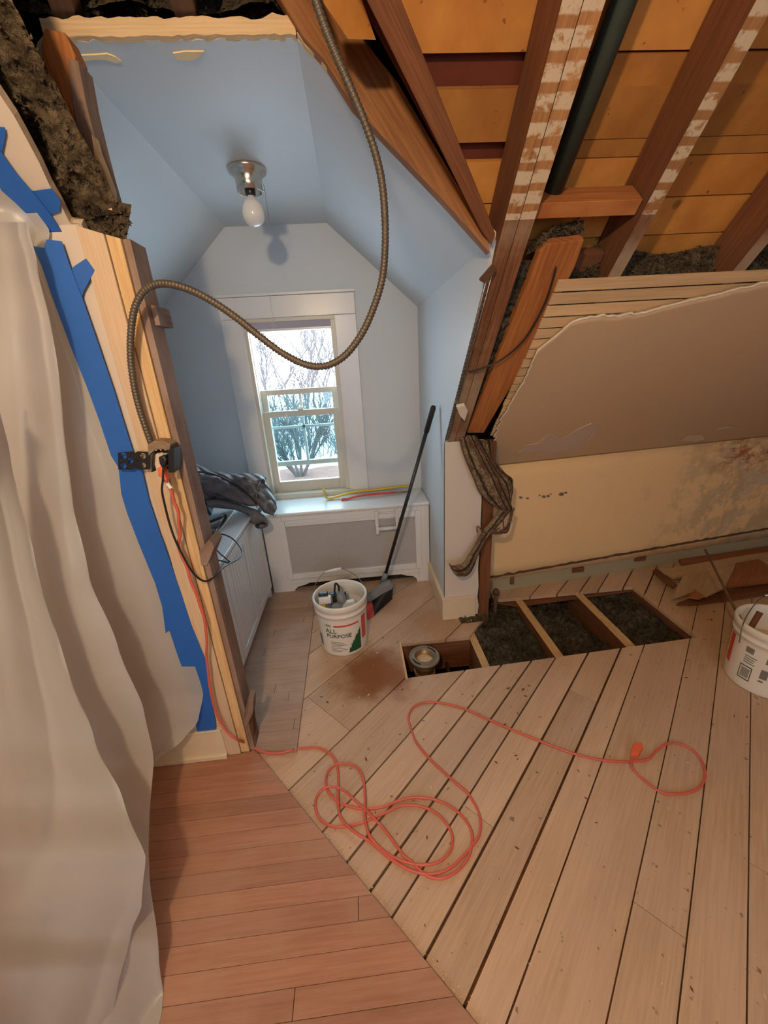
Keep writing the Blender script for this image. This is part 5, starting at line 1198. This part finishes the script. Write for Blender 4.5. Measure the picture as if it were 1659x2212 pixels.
# py, x_left, x_right, depth_left, depth_right
sheet('wall_panel', [(300, -90, -20, PL(-90, 300).y-0.012, PL(-20, 300).y-0.008), (345, -90, 12, PL(-90, 345).y-0.015, PL(12, 345).y-0.007), (400, -90, 42, PL(-90, 400).y-0.02, PL(42, 400).y-0.007), (450, -90, 76, PL(-90, 450).y-0.03, PL(76, 450).y-0.007), (500, -90, 108, 1.11, 1.235), (540, -90, 100, 1.10, 1.2385), (700, -90, 158, 1.08, 1.2385), (850, -90, 218, 1.05, 1.2385), (1050, -60, 285, 1.02, 1.2385), (1350, -60, 400, 0.98, 1.2385), (1500, 0, 436, 0.95, 1.232), (1560, 100, 428, 0.95, 1.20), (1600, 200, 395, 0.95, 1.17), (1645, 260, 335, 0.95, 1.10)], (305, 1645), 5, 0.012, hug=0.86)
sheet('middle_fold', [(500, -90, 60, 1.02, 1.16), (560, -90, 78, 1.0, 1.15), (700, -90, 112, 0.98, 1.12), (900, -90, 138, 0.94, 1.10), (1100, -90, 160, 0.90, 1.07), (1250, -90, 195, 0.87, 1.04), (1400, -90, 255, 0.85, 1.02), (1530, -90, 312, 0.82, 1.0), (1640, -90, 331, 0.78, 0.97), (1760, -90, 322, 0.70, 0.86), (1840, -90, 320, 0.64, 0.78), (1900, -90, 322, 0.58, 0.72), (2050, -90, 345, 0.48, 0.60), (2300, -90, 372, 0.38, 0.49)], (480, 2300), 4, 0.014, sd=1.7)
sheet('front_fold', [(860, -90, -5, 0.80, 0.95), (1000, -90, 25, 0.78, 0.93), (1200, -90, 72, 0.75, 0.90), (1400, -90, 130, 0.70, 0.87), (1600, -90, 205, 0.62, 0.80), (1720, -90, 260, 0.57, 0.74), (1850, -90, 314, 0.50, 0.66), (1960, -90, 305, 0.46, 0.62), (2010, -90, 285, 0.44, 0.60), (2100, -90, 262, 0.40, 0.54), (2300, -90, 215, 0.34, 0.46)], (840, 2300), 3, 0.012, sd=4.1)

# ================================================================ SMALL DEBRIS
m = MB(); rnd = random.Random(9)
for i in range(260):
    x = rnd.uniform(-0.35, 2.2); y = rnd.uniform(0.3, 2.0)
    if 0.1 < x < 1.9 and y > 1.52: continue
    if (x-A.x)*(-dd.y)+(y-A.y)*dd.x < 0.02: continue
    s = rnd.uniform(0.0012, 0.004); a = rnd.uniform(0, pi); l = rnd.uniform(1, 3.5)
    c, sn = math.cos(a)*s*l, math.sin(a)*s*l
    m.prism([(x-c, y-sn, 0.0005), (x+sn*.4, y-c*.4, 0.0005), (x+c, y+sn, 0.0005), (x-sn*.4, y+c*.4, 0.0005)], (0, 0, s*0.6), mi=rnd.choice((0, 1)))
for i in range(150):
    t_ = rnd.random(); p = A+dd*(t_*0.95); x = p.x+rnd.uniform(0, 0.02); y = p.y+rnd.uniform(0, 0.02); s = rnd.uniform(0.0012, 0.003)
    m.prism([(x-s, y, 0.0), (x, y-s, 0), (x+s, y, 0), (x, y+s, 0)], (0, 0, s), mi=0)
tag(m.build('wood_crumbs', [M['plaster'], M['fir']]), 'scattered sawdust crumbs and splinters on the bare board floor', 'debris', None, 'stuff')

# repeats belong together
GR = {'roof_rafter': 'roof rafters over the torn slope', 'floor_joist': 'floor joists in the opened floor', 'scrap_board': 'scrap boards piled by the knee wall', 'painters_tape': 'blue tape strips holding the plastic sheet', 'nailing_block': 'nailing blocks along the bare green band', 'pry_bar': 'pry bars on the radiator cover', 'floor_insulation': 'insulation bays in the floor hole', 'bucket': 'white plastic buckets', 'attic_strut': 'struts in the attic void', 'nailer_block': 'small blocks nailed to the jamb'}
for o in bpy.data.objects:
    k = o.name.split('.')[0]
    if k in GR and o.parent is None and 'label' in o: o['group'] = GR[k]
